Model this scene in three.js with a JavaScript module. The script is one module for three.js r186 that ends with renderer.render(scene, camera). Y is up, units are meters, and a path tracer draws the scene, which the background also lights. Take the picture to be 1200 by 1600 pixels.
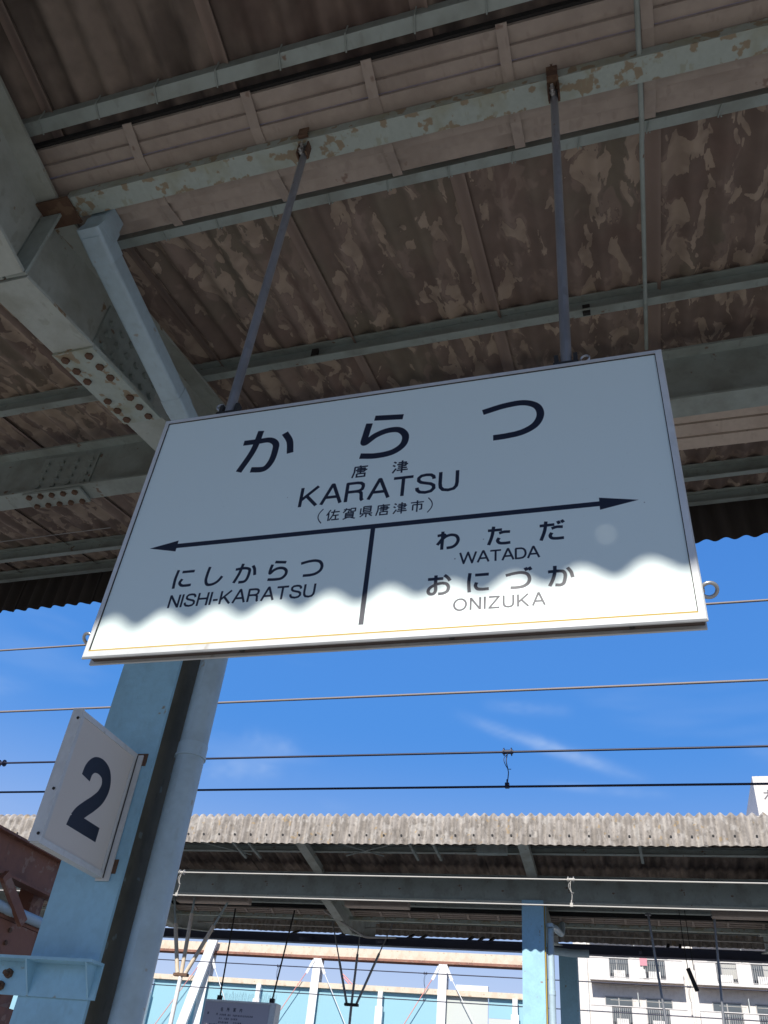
import * as THREE from 'three';
import { mergeGeometries } from 'three/addons/utils/BufferGeometryUtils.js';

// ---------------------------------------------------------------- camera, sky, sun, exposure
// Metres, y up. The lens is at the origin, about 1.6 m above the platform; x runs along the tracks, -z across them.
const scene = new THREE.Scene();
const camera = new THREE.PerspectiveCamera(2 * Math.atan(800 / 1292.8) * 180 / Math.PI, 0.75, 0.05, 2000);
camera.rotation.order = 'YXZ';
camera.rotation.set(0.66718, 0.34903, 0.11731);
scene.add(camera);
const renderer = new THREE.WebGLRenderer({ antialias: true });
renderer.toneMapping = THREE.LinearToneMapping;
renderer.toneMappingExposure = 1.5;
renderer.shadowMap.enabled = true;
const SUN = new THREE.Vector3(-0.04, 0.758, 1);            // towards the sun, behind the photographer
const sun = new THREE.DirectionalLight(new THREE.Color(1, 0.95, 0.87), 4.2);
sun.position.copy(SUN).normalize().multiplyScalar(60);
sun.castShadow = true;
Object.assign(sun.shadow.camera, { left: -40, right: 40, top: 40, bottom: -40, near: 1, far: 250 });
sun.shadow.mapSize.set(4096, 4096);
scene.add(sun, sun.target);

// ---------------------------------------------------------------- seeded noise
let seed = 20240;
const rnd = () => { seed = (seed + 0x6d2b79f5) | 0; let t = Math.imul(seed ^ (seed >>> 15), 1 | seed); t = (t + Math.imul(t ^ (t >>> 7), 61 | t)) ^ t; return ((t ^ (t >>> 14)) >>> 0) / 4294967296; };
const TAB = new Float32Array(65536); for (let i = 0; i < 65536; i++) TAB[i] = rnd();
function vn(x, y, px, py, s) {                              // value noise, periodic after px, py cells
  const xi = Math.floor(x), yi = Math.floor(y); let fx = x - xi, fy = y - yi;
  fx = fx * fx * (3 - 2 * fx); fy = fy * fy * (3 - 2 * fy);
  let a = xi % px, b = yi % py; if (a < 0) a += px; if (b < 0) b += py;
  const a1 = a + 1 === px ? 0 : a + 1, b1 = b + 1 === py ? 0 : b + 1, k = s * 2711, B = b * 7919 + k, C = b1 * 7919 + k;
  const h00 = TAB[(a * 131 + B + ((a * b) ^ (a << 5))) & 65535], h10 = TAB[(a1 * 131 + B + ((a1 * b) ^ (a1 << 5))) & 65535];
  const h01 = TAB[(a * 131 + C + ((a * b1) ^ (a << 5))) & 65535], h11 = TAB[(a1 * 131 + C + ((a1 * b1) ^ (a1 << 5))) & 65535];
  const t = h00 + (h10 - h00) * fx, q = h01 + (h11 - h01) * fx;
  return t + (q - t) * fy;
}
function fbm(u, v, cu, cv, oct, s) {                        // u, v in 0..1 over the tile, cu x cv cells in the first octave
  let a = 0, w = 0.5, n = 0;
  for (let o = 0; o < oct; o++) { a += w * vn(u * cu, v * cv, cu, cv, s + o); n += w; cu *= 2; cv *= 2; w *= 0.5; }
  return a / n;
}
const FIELDS = new Map();
function field(size, cu, cv, oct, s) {                      // a noise tile computed once and read by many materials
  const key = [size, cu, cv, oct, s].join(); let f = FIELDS.get(key);
  if (!f) { f = new Float32Array(size * size); for (let j = 0; j < size; j++) for (let i = 0; i < size; i++) f[j * size + i] = fbm((i + 0.5) / size, (j + 0.5) / size, cu, cv, oct, s); FIELDS.set(key, f); }
  return (u, v) => f[(Math.floor((v - Math.floor(v)) * size) % size) * size + Math.floor((u - Math.floor(u)) * size) % size];
}
const ss = (a, b, x) => { const t = Math.min(1, Math.max(0, (x - a) / (b - a))); return t * t * (3 - 2 * t); };
const mix3 = (a, b, t) => [a[0] + (b[0] - a[0]) * t, a[1] + (b[1] - a[1]) * t, a[2] + (b[2] - a[2]) * t];
const enc = (c) => 255 * (c <= 0.0031308 ? 12.92 * c : 1.055 * Math.pow(c, 1 / 2.4) - 0.055);

// ---------------------------------------------------------------- sky
const WISPS = [[-102.6, 24.9, -90.2, 21.2, 0.34, 3, 0.5], [-98.5, 24.0, -92, 21.9, 0.35, 4, 0.3], [-101, 25.7, -94.6, 25.4, 0.35, 5, 0.22], [-120.6, 19.4, -115, 20.4, 0.75, 6, 0.3], [-118.2, 22.0, -114, 21.6, 0.5, 7, 0.26],
  [-97, 20.8, -88.5, 20.2, 0.25, 8, 0.25], [-128, 27, -119, 28.4, 0.7, 9, 0.2], [-84, 23, -70, 20, 0.7, 10, 0.3], [-150, 18, -133, 22, 0.8, 11, 0.3], [60, 24, 82, 20, 0.8, 12, 0.3], [10, 30, 32, 26, 0.9, 13, 0.3]];
{
  const W = 2048, Hh = 1024, d = new Float32Array(W * Hh * 4);
  const streak = (az, el, a0, e0, a1, e1, w, s) => {         // a drawn-out wisp between two directions (degrees)
    const dx = a1 - a0, dy = e1 - e0, L = dx * dx + dy * dy, t = ((az - a0) * dx + (el - e0) * dy) / L;
    if (t < -0.1 || t > 1.1) return 0;
    const px = az - a0 - t * dx, py = el - e0 - t * dy, dist = Math.hypot(px, py);
    return Math.exp(-((dist / w) ** 2)) * ss(-0.1, 0.3, t) * ss(1.1, 0.75, t) * (0.35 + 0.9 * vn(t * 14 + dist * 2, dist * 6, 4096, 4096, s));
  };
  for (let j = 0; j < Hh; j++) {
    const v = (j + 0.5) / Hh, el = (v - 0.5) * 180;
    for (let i = 0; i < W; i++) {
      const u = (i + 0.5) / W, az = (u - 0.5) * 360;         // degrees: -90 is -z
      const e = Math.max(0, el);
      let c = mix3([0.44, 0.51, 0.64], [0.058, 0.200, 0.525], ss(0, 24, e));
      c = mix3(c, [0.020, 0.082, 0.34], ss(16, 75, e));
      let cl = 0;
      if (el > 2) {
        const q = fbm((az + 180) / 360 + 0.02 * vn(az / 9, el / 5, 40, 4096, 77), el / 90, 22, 34, 5, 31);
        cl = 0.07 * ss(0.60, 0.86, q) * ss(3, 12, el) * ss(75, 40, el);
        if (el > 15 && el < 33) for (const w of WISPS) if (az > w[0] - 5 && az < w[2] + 5) cl += 0.42 * w[6] * streak(az, el, w[0], w[1], w[2], w[3], w[4], w[5]);
      }
      c = mix3(c, [0.52, 0.60, 0.70], Math.min(0.8, cl));
      if (el < 0) c = mix3(c, [0.16, 0.15, 0.14], ss(0, -4, el));
      d.set([c[0], c[1], c[2], 1], (j * W + i) * 4);
    }
  }
  const tex = new THREE.DataTexture(d, W, Hh, THREE.RGBAFormat, THREE.FloatType);
  tex.mapping = THREE.EquirectangularReflectionMapping; tex.magFilter = THREE.LinearFilter; tex.wrapS = THREE.RepeatWrapping; tex.needsUpdate = true;
  scene.background = tex; scene.environment = tex;
}

// ---------------------------------------------------------------- computed materials (uv in metres)
function tex(size, metres, fn, srgb = true) {
  const d = new Uint8Array(size * size * 4);
  for (let j = 0; j < size; j++) for (let i = 0; i < size; i++) {
    const c = fn((i + 0.5) / size, (j + 0.5) / size), o = (j * size + i) * 4;
    for (let k = 0; k < 3; k++) d[o + k] = Math.max(0, Math.min(255, srgb ? enc(Math.max(0, c[k])) : c[k] * 255));
    d[o + 3] = 255;
  }
  const t = new THREE.DataTexture(d, size, size);
  t.wrapS = t.wrapT = THREE.RepeatWrapping; t.magFilter = THREE.LinearFilter; t.minFilter = THREE.LinearMipmapLinearFilter; t.generateMipmaps = true;
  if (srgb) t.colorSpace = THREE.SRGBColorSpace;
  t.repeat.set(1 / metres, 1 / metres); t.needsUpdate = true;
  return t;
}
const std = (o) => new THREE.MeshStandardMaterial(o);
const g1 = (h) => [h, h, h];
// painted slate sheet, its paint flaking in camouflage-like patches
const flake = (u, v) => {
  const w = 0.022 * (fbm(u, v, 30, 24, 3, 5) - 0.5), a = fbm(u + w, v + w * 1.6, 92, 32, 4, 11), big = fbm(u, v, 6, 4, 3, 21);
  const rib = Math.cos(u * 2 * Math.PI * 30 + 0.6);          // paint lets go along the ridges first
  return a + 0.34 * (big - 0.5) + 0.055 * rib;
};
const peelTex = tex(2048, 3.9, (u, v) => {
  const f = flake(u, v), m = fbm(u, v, 60, 60, 3, 41), r = fbm(u, v, 7, 9, 4, 51), q = fbm(u + 0.37, v, 40, 18, 4, 61);
  let c = mix3([0.165, 0.122, 0.100], [0.250, 0.190, 0.158], q);
  c = mix3(c, [0.225, 0.148, 0.122], 0.45 * ss(0.56, 0.74, r));
  c = mix3(c, [0.200, 0.180, 0.132], 0.6 * ss(0.54, 0.74, fbm(u, v, 9, 6, 4, 71)));
  c = mix3(c, [0.300, 0.230, 0.190], 0.7 * ss(0.505, 0.56, q * 0.55 + f * 0.45));
  c = mix3(c, [0.120, 0.088, 0.073], 0.55 * ss(0.011, 0.0, Math.abs(f - 0.584)));
  c = mix3(c, [0.40, 0.318, 0.248], ss(0.584, 0.602, f) * (0.65 + 0.35 * ss(0.35, 0.6, m)));
  return c.map((x) => x * (0.86 + 0.28 * m));
});
const peelBump = tex(1024, 3.9, (u, v) => g1(0.5 + 0.2 * ss(0.61, 0.59, flake(u, v)) + 0.2 * fbm(u, v, 120, 120, 3, 81)), false);
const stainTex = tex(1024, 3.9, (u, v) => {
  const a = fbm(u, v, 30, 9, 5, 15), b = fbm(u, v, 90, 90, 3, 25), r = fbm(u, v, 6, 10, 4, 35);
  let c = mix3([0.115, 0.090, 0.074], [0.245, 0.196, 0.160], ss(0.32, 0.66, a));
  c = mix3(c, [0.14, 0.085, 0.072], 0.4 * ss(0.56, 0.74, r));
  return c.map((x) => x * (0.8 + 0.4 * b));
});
const slateTex = tex(1024, 2.6, (u, v) => {
  const a = fbm(u, v, 60, 20, 5, 17), b = fbm(u, v, 24, 24, 5, 27), k = fbm(u, v, 110, 110, 3, 37), l = fbm(u, v, 34, 34, 4, 47);
  let c = mix3([0.25, 0.222, 0.192], [0.36, 0.325, 0.287], ss(0.3, 0.68, a));
  c = mix3(c, [0.43, 0.40, 0.36], 0.7 * ss(0.57, 0.68, b));
  c = mix3(c, [0.36, 0.25, 0.12], 0.6 * ss(0.725, 0.77, l));
  c = mix3(c, [0.11, 0.098, 0.085], 0.45 * ss(0.62, 0.76, fbm(u, v, 90, 50, 3, 57)));
  return c.map((x) => x * (0.84 + 0.32 * k));
});
const slateBump = tex(512, 1.3, (u, v) => g1(fbm(u, v, 90, 90, 4, 67)), false);
function paintTex(base, dirt, rust, amt, s, metres = 1.6) {               // brushed steel paint with grime and rust spots
  const F = field(512, 10, 10, 5, 1), G = field(512, 80, 80, 3, 2), R = field(512, 26, 26, 5, 3), Q = field(512, 60, 24, 3, 4), o = (s * 0.618) % 1, p = (s * 0.377) % 1;
  return tex(512, metres, (u, v) => {
    const a = F(u + o, v + p), k = G(u + p, v + o), r = R(u + o, v + o);
    let c = mix3(base, dirt, 0.75 * ss(0.42, 0.78, a));
    c = mix3(c, rust, ss(amt, amt + 0.05, r));
    c = mix3(c, dirt, 0.5 * ss(0.70, 0.78, Q(u + p, v + p)));
    return c.map((x) => x * (0.93 + 0.14 * k));
  });
}
const fineBump = tex(512, 0.8, (u, v) => g1(0.6 * fbm(u, v, 24, 24, 4, 91) + 0.4 * fbm(u, v, 120, 120, 2, 93)), false);
const M = {
  peel: std({ map: peelTex, bumpMap: peelBump, bumpScale: 0.004, roughness: 0.92 }),
  stain: std({ map: stainTex, bumpMap: peelBump, bumpScale: 0.002, roughness: 0.92 }),
  eaveShade: std({ map: tex(512, 3.9, (u, v) => { const a = fbm(u, v, 30, 9, 4, 215); return mix3([0.035, 0.030, 0.027], [0.075, 0.062, 0.054], a); }), roughness: 0.95 }),  // brown eave sheets, darkened to paint in the shade under the eave
  lap: std({ map: tex(256, 1.3, (u, v) => { const a = fbm(u, v, 10, 6, 4, 225); return mix3([0.24, 0.180, 0.150], [0.34, 0.262, 0.220], a); }), roughness: 0.92 }),
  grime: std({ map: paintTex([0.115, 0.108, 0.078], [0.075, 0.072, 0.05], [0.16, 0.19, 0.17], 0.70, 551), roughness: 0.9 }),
  brown: std({ color: new THREE.Color().setRGB(0.085, 0.062, 0.055), roughness: 0.6, bumpMap: fineBump, bumpScale: 0.001 }),
  slate: std({ map: slateTex, bumpMap: slateBump, bumpScale: 0.0012, roughness: 0.95 }),
  steel: std({ map: paintTex([0.35, 0.405, 0.38], [0.25, 0.275, 0.245], [0.20, 0.14, 0.10], 0.765, 101), bumpMap: fineBump, bumpScale: 0.0015, roughness: 0.55 }),
  flange: std({ map: paintTex([0.43, 0.465, 0.425], [0.31, 0.32, 0.27], [0.24, 0.17, 0.10], 0.735, 131), bumpMap: fineBump, bumpScale: 0.0015, roughness: 0.6 }),
  channel: std({ map: paintTex([0.40, 0.46, 0.42], [0.32, 0.32, 0.22], [0.30, 0.245, 0.165], 0.62, 161, 1.1), bumpMap: fineBump, bumpScale: 0.0015, roughness: 0.6 }),
  column: std({ map: paintTex([0.31, 0.56, 0.71], [0.27, 0.48, 0.60], [0.27, 0.25, 0.20], 0.775, 191), bumpMap: fineBump, bumpScale: 0.0012, roughness: 0.42 }),
  pipe: std({ map: paintTex([0.42, 0.555, 0.635], [0.36, 0.465, 0.52], [0.36, 0.37, 0.35], 0.79, 221), bumpMap: fineBump, bumpScale: 0.0008, roughness: 0.45 }),
  beige: std({ map: paintTex([0.41, 0.345, 0.295], [0.31, 0.255, 0.215], [0.25, 0.18, 0.145], 0.77, 251), bumpMap: fineBump, bumpScale: 0.0012, roughness: 0.75 }),
  rust: std({ map: paintTex([0.135, 0.078, 0.05], [0.09, 0.05, 0.036], [0.19, 0.12, 0.075], 0.62, 311), bumpMap: fineBump, bumpScale: 0.004, roughness: 0.9 }),
  redlead: std({ map: paintTex([0.26, 0.115, 0.075], [0.17, 0.08, 0.06], [0.30, 0.18, 0.13], 0.66, 341), bumpMap: fineBump, bumpScale: 0.002, roughness: 0.7 }),
  timber: std({ map: paintTex([0.62, 0.53, 0.42], [0.52, 0.42, 0.31], [0.44, 0.33, 0.22], 0.70, 371), roughness: 0.8 }),
  white: std({ map: paintTex([0.76, 0.76, 0.75], [0.62, 0.60, 0.57], [0.40, 0.27, 0.17], 0.80, 401), roughness: 0.6 }),
  wall: std({ map: paintTex([0.66, 0.63, 0.60], [0.57, 0.54, 0.51], [0.56, 0.53, 0.50], 0.72, 431), roughness: 0.9 }),
  soffit: std({ map: paintTex([0.58, 0.49, 0.41], [0.49, 0.40, 0.33], [0.42, 0.34, 0.28], 0.72, 441), roughness: 0.9 }),
  floor: std({ map: tex(512, 4, (u, v) => [1.05, 1, 0.91].map((k) => k * (0.175 + 0.09 * fbm(u, v, 16, 16, 5, 461) + 0.04 * fbm(u, v, 160, 160, 2, 471)))), roughness: 0.9 }),
  ballast: std({ map: tex(512, 4, (u, v) => mix3([0.038, 0.032, 0.027], [0.09, 0.075, 0.064], fbm(u, v, 120, 120, 3, 481))), roughness: 1 }),
  navy: std({ color: new THREE.Color().setRGB(0.060, 0.068, 0.11), roughness: 0.5, bumpMap: fineBump, bumpScale: 0.002 }),  // beam steel with its shade and blue sky reflection painted in
  dark: std({ color: new THREE.Color().setRGB(0.022, 0.021, 0.02), roughness: 0.8, bumpMap: fineBump, bumpScale: 0.001 }),
  rod: std({ map: paintTex([0.25, 0.26, 0.28], [0.19, 0.195, 0.205], [0.17, 0.11, 0.08], 0.76, 491), roughness: 0.4, metalness: 0.25 }),
  alu: std({ map: paintTex([0.66, 0.68, 0.68], [0.57, 0.58, 0.57], [0.47, 0.44, 0.39], 0.81, 521), roughness: 0.48, metalness: 0.12 }),
  zinc: std({ color: new THREE.Color().setRGB(0.5, 0.5, 0.49), roughness: 0.35, metalness: 0.7 }),
  copper: std({ color: new THREE.Color().setRGB(0.018, 0.020, 0.045), roughness: 0.5 }),
  oldwire: std({ color: new THREE.Color().setRGB(0.23, 0.20, 0.19), roughness: 0.6 }),
  palewire: std({ color: new THREE.Color().setRGB(0.42, 0.40, 0.36), roughness: 0.6, metalness: 0.1 }),
  gasket: std({ color: new THREE.Color().setRGB(0.42, 0.29, 0.06), roughness: 0.8 }),
  glass: std({ color: new THREE.Color().setRGB(0.10, 0.115, 0.125), roughness: 0.12, metalness: 0.1 }),
  curtain: std({ color: new THREE.Color().setRGB(0.42, 0.42, 0.40), roughness: 0.9 }),
  rail: std({ color: new THREE.Color().setRGB(0.35, 0.34, 0.33), roughness: 0.6 }),
  pink: std({ color: new THREE.Color().setRGB(0.58, 0.26, 0.30), roughness: 0.9 }),
  craneRed: std({ color: new THREE.Color().setRGB(0.72, 0.30, 0.27), roughness: 0.7 }),
  blueSheet: new THREE.MeshPhysicalMaterial({ color: new THREE.Color().setRGB(0.36, 0.62, 0.70), roughness: 0.4, transmission: 0.3, thickness: 0 }),
  greySheet: std({ color: new THREE.Color().setRGB(0.50, 0.53, 0.50), roughness: 0.7 }),
};
for (const k in M) M[k].name = k;

// ---------------------------------------------------------------- builders
const used = new Map();
function numbered(n) { const k = used.get(n) ?? 0; used.set(n, k + 1); return k ? n + '_' + String(k).padStart(3, '0') : n; }
function thing(name, label, category, group, at = [0, 0, 0]) {
  const o = new THREE.Group(); o.name = numbered(name); o.position.set(...at); o.userData = { label, category };
  if (group) o.userData.group = group;
  scene.add(o); return o;
}
function add(parent, name, geo, mat) {
  const m = new THREE.Mesh(geo, mat); m.name = name; m.castShadow = m.receiveShadow = true; parent.add(m); return m;
}
function structure(name, geo, mat) { const m = add(scene, numbered(name), geo, mat); m.userData.kind = 'structure'; return m; }
function uvm(g, ox = rnd() * 9, oy = rnd() * 9) {           // uv in metres, projected along each face's main axis
  if (g.index) g = g.toNonIndexed();
  g.computeVertexNormals();
  const p = g.attributes.position, n = g.attributes.normal, uv = new Float32Array(p.count * 2);
  for (let i = 0; i < p.count; i++) {
    const ax = Math.abs(n.getX(i)), ay = Math.abs(n.getY(i)), az = Math.abs(n.getZ(i)), x = p.getX(i), y = p.getY(i), z = p.getZ(i);
    const [a, b] = ax > ay && ax > az ? [z, y] : ay > az ? [x, z] : [x, y];
    uv[i * 2] = a + ox; uv[i * 2 + 1] = b + oy;
  }
  g.setAttribute('uv', new THREE.BufferAttribute(uv, 2)); return g;
}
const join = (list) => mergeGeometries(list.map((g) => { const q = g.index ? g.toNonIndexed() : g; for (const k of Object.keys(q.attributes)) if (!['position', 'normal', 'uv'].includes(k)) q.deleteAttribute(k); return q; }));
function bend(g, f) { const p = g.attributes.position; for (let i = 0; i < p.count; i++) { const [x, y, z] = f(p.getX(i), p.getY(i), p.getZ(i)); p.setXYZ(i, x, y, z); } return g; }
function box(x0, x1, y0, y1, z0, z1, f) {
  const g = new THREE.BoxGeometry(x1 - x0, y1 - y0, z1 - z0).translate((x0 + x1) / 2, (y0 + y1) / 2, (z0 + z1) / 2);
  return uvm(f ? bend(g, f) : g);
}
function rod(a, b, r, seg = 10, r2 = r) {                   // a round bar from a to b
  const A = new THREE.Vector3(...a), B = new THREE.Vector3(...b), L = A.distanceTo(B);
  const g = new THREE.CylinderGeometry(r2, r, L, seg), uv = g.attributes.uv;
  for (let i = 0; i < uv.count; i++) uv.setXY(i, uv.getX(i) * 6.283 * r, uv.getY(i) * L);
  g.translate(0, L / 2, 0).applyQuaternion(new THREE.Quaternion().setFromUnitVectors(new THREE.Vector3(0, 1, 0), B.clone().sub(A).normalize())).translate(...a);
  return g;
}
function bar(a, b, w, h) {                                  // a flat bar from a to b, w across, h thick
  const A = new THREE.Vector3(...a), B = new THREE.Vector3(...b), L = A.distanceTo(B);
  return uvm(new THREE.BoxGeometry(w, L, h)).translate(0, L / 2, 0).applyQuaternion(new THREE.Quaternion().setFromUnitVectors(new THREE.Vector3(0, 1, 0), B.clone().sub(A).normalize())).translate(...a);
}
function tube(pts, r, seg = 14, n = 40, tension = 0.12) {
  const c = new THREE.CatmullRomCurve3(pts.map((p) => new THREE.Vector3(...p)), false, 'catmullrom', tension), g = new THREE.TubeGeometry(c, n, r, seg), uv = g.attributes.uv, L = c.getLength();
  for (let i = 0; i < uv.count; i++) uv.setXY(i, uv.getY(i) * 6.283 * r, uv.getX(i) * L);
  return g;
}
const ring = (R, r, x, y, z, rx = 0, ry = 0) => new THREE.TorusGeometry(R, r, 8, 20).rotateX(rx).rotateY(ry).translate(x, y, z);
const bolt = (x, y, z, nx, ny, nz, r = 0.013, h = 0.012) => { const a = new THREE.Vector3(nx, ny, nz).normalize().multiplyScalar(h); return rod([x, y, z], [x + a.x, y + a.y, z + a.z], r, 6); };

// corrugated sheet: path is [[z, y], ...] seen along x, ribs run along the path; rib pitch 0.13 m
const PITCH = 0.13;
function corrugated(x0, n, path, o = {}) {
  const { amp = 0.019, th = 0.007, lap = 0.055, shear = 0, phase = 0, seg = 8, hole } = o;
  const W = n * PITCH + lap, nx = Math.round(W / PITCH * seg), N = path.length, pos = [], uv = [], idx = [];
  const len = [0]; for (let j = 1; j < N; j++) len.push(len[j - 1] + Math.hypot(path[j][0] - path[j - 1][0], path[j][1] - path[j - 1][1]));
  const nor = path.map((_, j) => { const a = path[Math.max(0, j - 1)], b = path[Math.min(N - 1, j + 1)]; let dz = b[0] - a[0], dy = b[1] - a[1]; const L = Math.hypot(dz, dy); return o.flip ? [-dy / L, dz / L] : [dy / L, -dz / L]; });
  const ou = rnd() * 3.9, ov = rnd() * 3.9;
  for (let s = 0; s < 2; s++) for (let j = 0; j < N; j++) for (let i = 0; i <= nx; i++) {
    const x = x0 + W * i / nx, h = amp * Math.cos(2 * Math.PI * (x + phase) / PITCH) + 0.008 * (1 - i / nx) + (s ? -th : 0);
    pos.push(x, path[j][1] + nor[j][1] * h + shear * x, path[j][0] + nor[j][0] * h); uv.push(Math.round(ou / PITCH) * PITCH + x, ov + len[j]);
  }
  const id = (s, j, i) => (s * N + j) * (nx + 1) + i, quad = (a, b, c, d) => idx.push(a, b, c, b, d, c);
  for (let j = 0; j < N - 1; j++) for (let i = 0; i < nx; i++) {
    if (hole && hole(i, j)) continue;
    quad(id(0, j, i), id(0, j, i + 1), id(0, j + 1, i), id(0, j + 1, i + 1)); quad(id(1, j, i + 1), id(1, j, i), id(1, j + 1, i + 1), id(1, j + 1, i));
  }
  for (let i = 0; i < nx; i++) { quad(id(0, 0, i), id(1, 0, i), id(0, 0, i + 1), id(1, 0, i + 1)); quad(id(0, N - 1, i + 1), id(1, N - 1, i + 1), id(0, N - 1, i), id(1, N - 1, i)); }
  for (let j = 0; j < N - 1; j++) { quad(id(0, j, 0), id(0, j + 1, 0), id(1, j, 0), id(1, j + 1, 0)); quad(id(0, j, nx), id(1, j, nx), id(0, j + 1, nx), id(1, j + 1, nx)); }
  const g = new THREE.BufferGeometry();
  g.setAttribute('position', new THREE.Float32BufferAttribute(pos, 3)); g.setAttribute('uv', new THREE.Float32BufferAttribute(uv, 2)); g.setIndex(idx); g.computeVertexNormals();
  return g;
}

// ---------------------------------------------------------------- ground and platforms
structure('ground', new THREE.CircleGeometry(900, 48).rotateX(-Math.PI / 2).translate(0, -2.72, 0), M.ballast);
structure('platform', box(-60, 60, -2.7, -1.6, -5.35, 2.5), M.floor);
structure('platform', box(-60, 60, -2.7, -1.6, -17.9, -12.3), M.floor);

// ---------------------------------------------------------------- canopies
const K = 0.02;                                             // the long members climb 2 cm a metre
function canopy(c) {
  const { zc, y0, sl, near, far, lipN, lipF, xa, xb, th } = c, root = c.root;
  const D = (z) => Math.abs(z - zc), T = (x, y, z) => [x, y + c.k * x, z], S = (x, y, z) => [x, y + c.k * x + sl * D(z), z];
  const roofY = (z) => y0 + sl * D(z);
  // roof and eave sheets
  for (const s of [1, -1]) {                                 // 1: towards +z
    const eave = s > 0 ? near : far, lip = s > 0 ? lipN : lipF, ze = zc + s * eave, ye = y0 + sl * eave, inner = zc + s * 0.10;
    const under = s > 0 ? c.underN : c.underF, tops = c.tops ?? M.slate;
    for (let i = 0; ; i++) {
      const x = xa + 0.78 * i; if (x > xb) break;
      const path = []; for (let j = 0; j <= 4; j++) { const z = inner + (ze - s * 0.10 - inner) * j / 4; path.push([z, y0 + 0.013 + sl * D(z)]); }
      add(root, 'roof_sheet', corrugated(x, 6, path, { shear: c.k, flip: s > 0, seg: 8 }), under);
      if (c.laps) add(root, 'lap_strip', corrugated(x - 0.012, 0, path.map(([z, y]) => [z, y - 0.0165]), { shear: c.k, flip: s > 0, seg: 14, lap: 0.07, th: 0.003 }), M.lap);
      const b = [], R = 0.09, a0 = Math.atan(sl);
      const cz = ze - s * R, cy = ye + 0.034 - R;
      b.push([cz - s * 0.20, cy + R - sl * 0.20]);
      for (let k = 0; k <= 7; k++) { const t = Math.PI / 2 + a0 - (Math.PI / 2 + a0) * k / 7; b.push([cz + s * R * Math.cos(t), cy + R * Math.sin(t)]); }
      const steps = c.holeX !== undefined && s > 0 ? 30 : 2, yb = ye - lip + (c.boltsN ? (rnd() - 0.5) * 0.014 : 0);
      for (let k = 1; k <= steps; k++) b.push([ze, cy + (yb - cy) * k / steps]);
      const o = { shear: s > 0 ? c.lipShear ?? c.k : c.k, flip: s > 0, seg: c.boltsN ? 12 : 8, amp: s > 0 ? c.lipAmp ?? 0.021 : 0.019, phase: s > 0 ? c.phaseN ?? 0 : 0 };
      if (steps > 2 && c.holeX > x && c.holeX < x + 0.78) {    // one roofing bolt has dropped out here: a thumb-wide hole
        o.seg = 13; const W = 6 * PITCH + 0.055, nx = Math.round(W / PITCH * 13), hi = Math.floor((c.holeX - x) / W * nx), hj = 8 + Math.floor((cy - c.holeY) / (cy - yb) * steps);
        o.hole = (i2, j2) => i2 === hi && j2 === hj;
      }
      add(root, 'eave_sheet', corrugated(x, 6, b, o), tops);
      if (s > 0 || c.k === 0) for (let k = 0; k < 3; k++) {
        const bx = x + PITCH * (0.5 + 2 * k) - (o.phase ?? 0) + PITCH / 2; 
        if (c.boltsN && s > 0) add(root, 'roof_bolt', bolt(bx, yb + 0.115 + c.k * bx, ze + 0.022, 0, 0, 1, 0.016, 0.012), M.dark);
      }
    }
    // purlins and edge strips, notched over the rafters
    for (const [d, h, w, m, nm] of c.purlins) {
      if (d > eave) continue;
      const z = zc + s * d, yt = y0 - 0.006, ins = s > 0 ? -1 : 1;
      const parts = nm === 'edge_strip' ? [box(xa, xb, yt - h, yt, z - w / 2, z + w / 2, S)]
        : [box(xa, xb, yt - h, yt, z - 0.004, z + 0.004, S), box(xa, xb, yt - h, yt - h + 0.008, z + 0.004, z + w, S), box(xa, xb, yt - 0.008, yt, z + 0.004, z + w, S)];
      const pu = add(root, nm, join(parts), M[m]);
      if (nm === 'edge_strip' && c.hooks) for (let x = c.hooks[0]; x < c.hooks[1]; x += 0.26)
        add(pu, 'hook_bolt', join([rod(S(x, yt - h - 0.004, z - w / 2 - 0.004), S(x + 0.012, yt - h - 0.004, z + w / 2 + 0.004), 0.003, 6), rod(S(x + 0.012, yt - h - 0.004, z + s * w / 2 + s * 0.004), S(x + 0.015, yt + 0.002, z + s * w / 2 + s * 0.006), 0.003, 6)]), M.steel);
    }
  }
  // girders along the column rows
  for (const [z, yb, yt, w, m] of c.girders) {
    add(root, 'girder', join([box(xa, xb, yb, yb + 0.014, z - w / 2, z + w / 2, T), box(xa, xb, yb + 0.014, yt - 0.014, z - 0.005, z + 0.005, T), box(xa, xb, yt - 0.014, yt, z - w / 2, z + w / 2, T)]), m ? M[m] : M.steel);
  }
  // rafters: tapered-free I beams under both wings, meeting in the valley
  for (const x of c.rafters) for (const s of [1, -1]) {
    const zo = zc + s * (c.rafterOut ?? ((s > 0 ? near : far) - 0.25)), za = Math.min(zc + s * 0.012, zo), zb = Math.max(zc + s * 0.012, zo), yb = c.rafterBottom, yt = y0 - 0.135, w = c.rafterW;
    add(root, 'rafter', join([box(x - w / 2, x + w / 2, yb, yb + 0.016, za, zb, S), box(x - 0.006, x + 0.006, yb + 0.016, yt - 0.016, za, zb, S), box(x - w / 2, x + w / 2, yt - 0.016, yt, za, zb, S)]), M.flange);
  }
  if (c.outrigger) for (const x of c.rafters) { const [a, b, yb] = c.outrigger, w = c.rafterW; add(root, 'outrigger', box(x - w / 2, x + w / 2, yb, y0 - 0.11, zc + a, zc + b, S), M.flange); }
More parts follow.
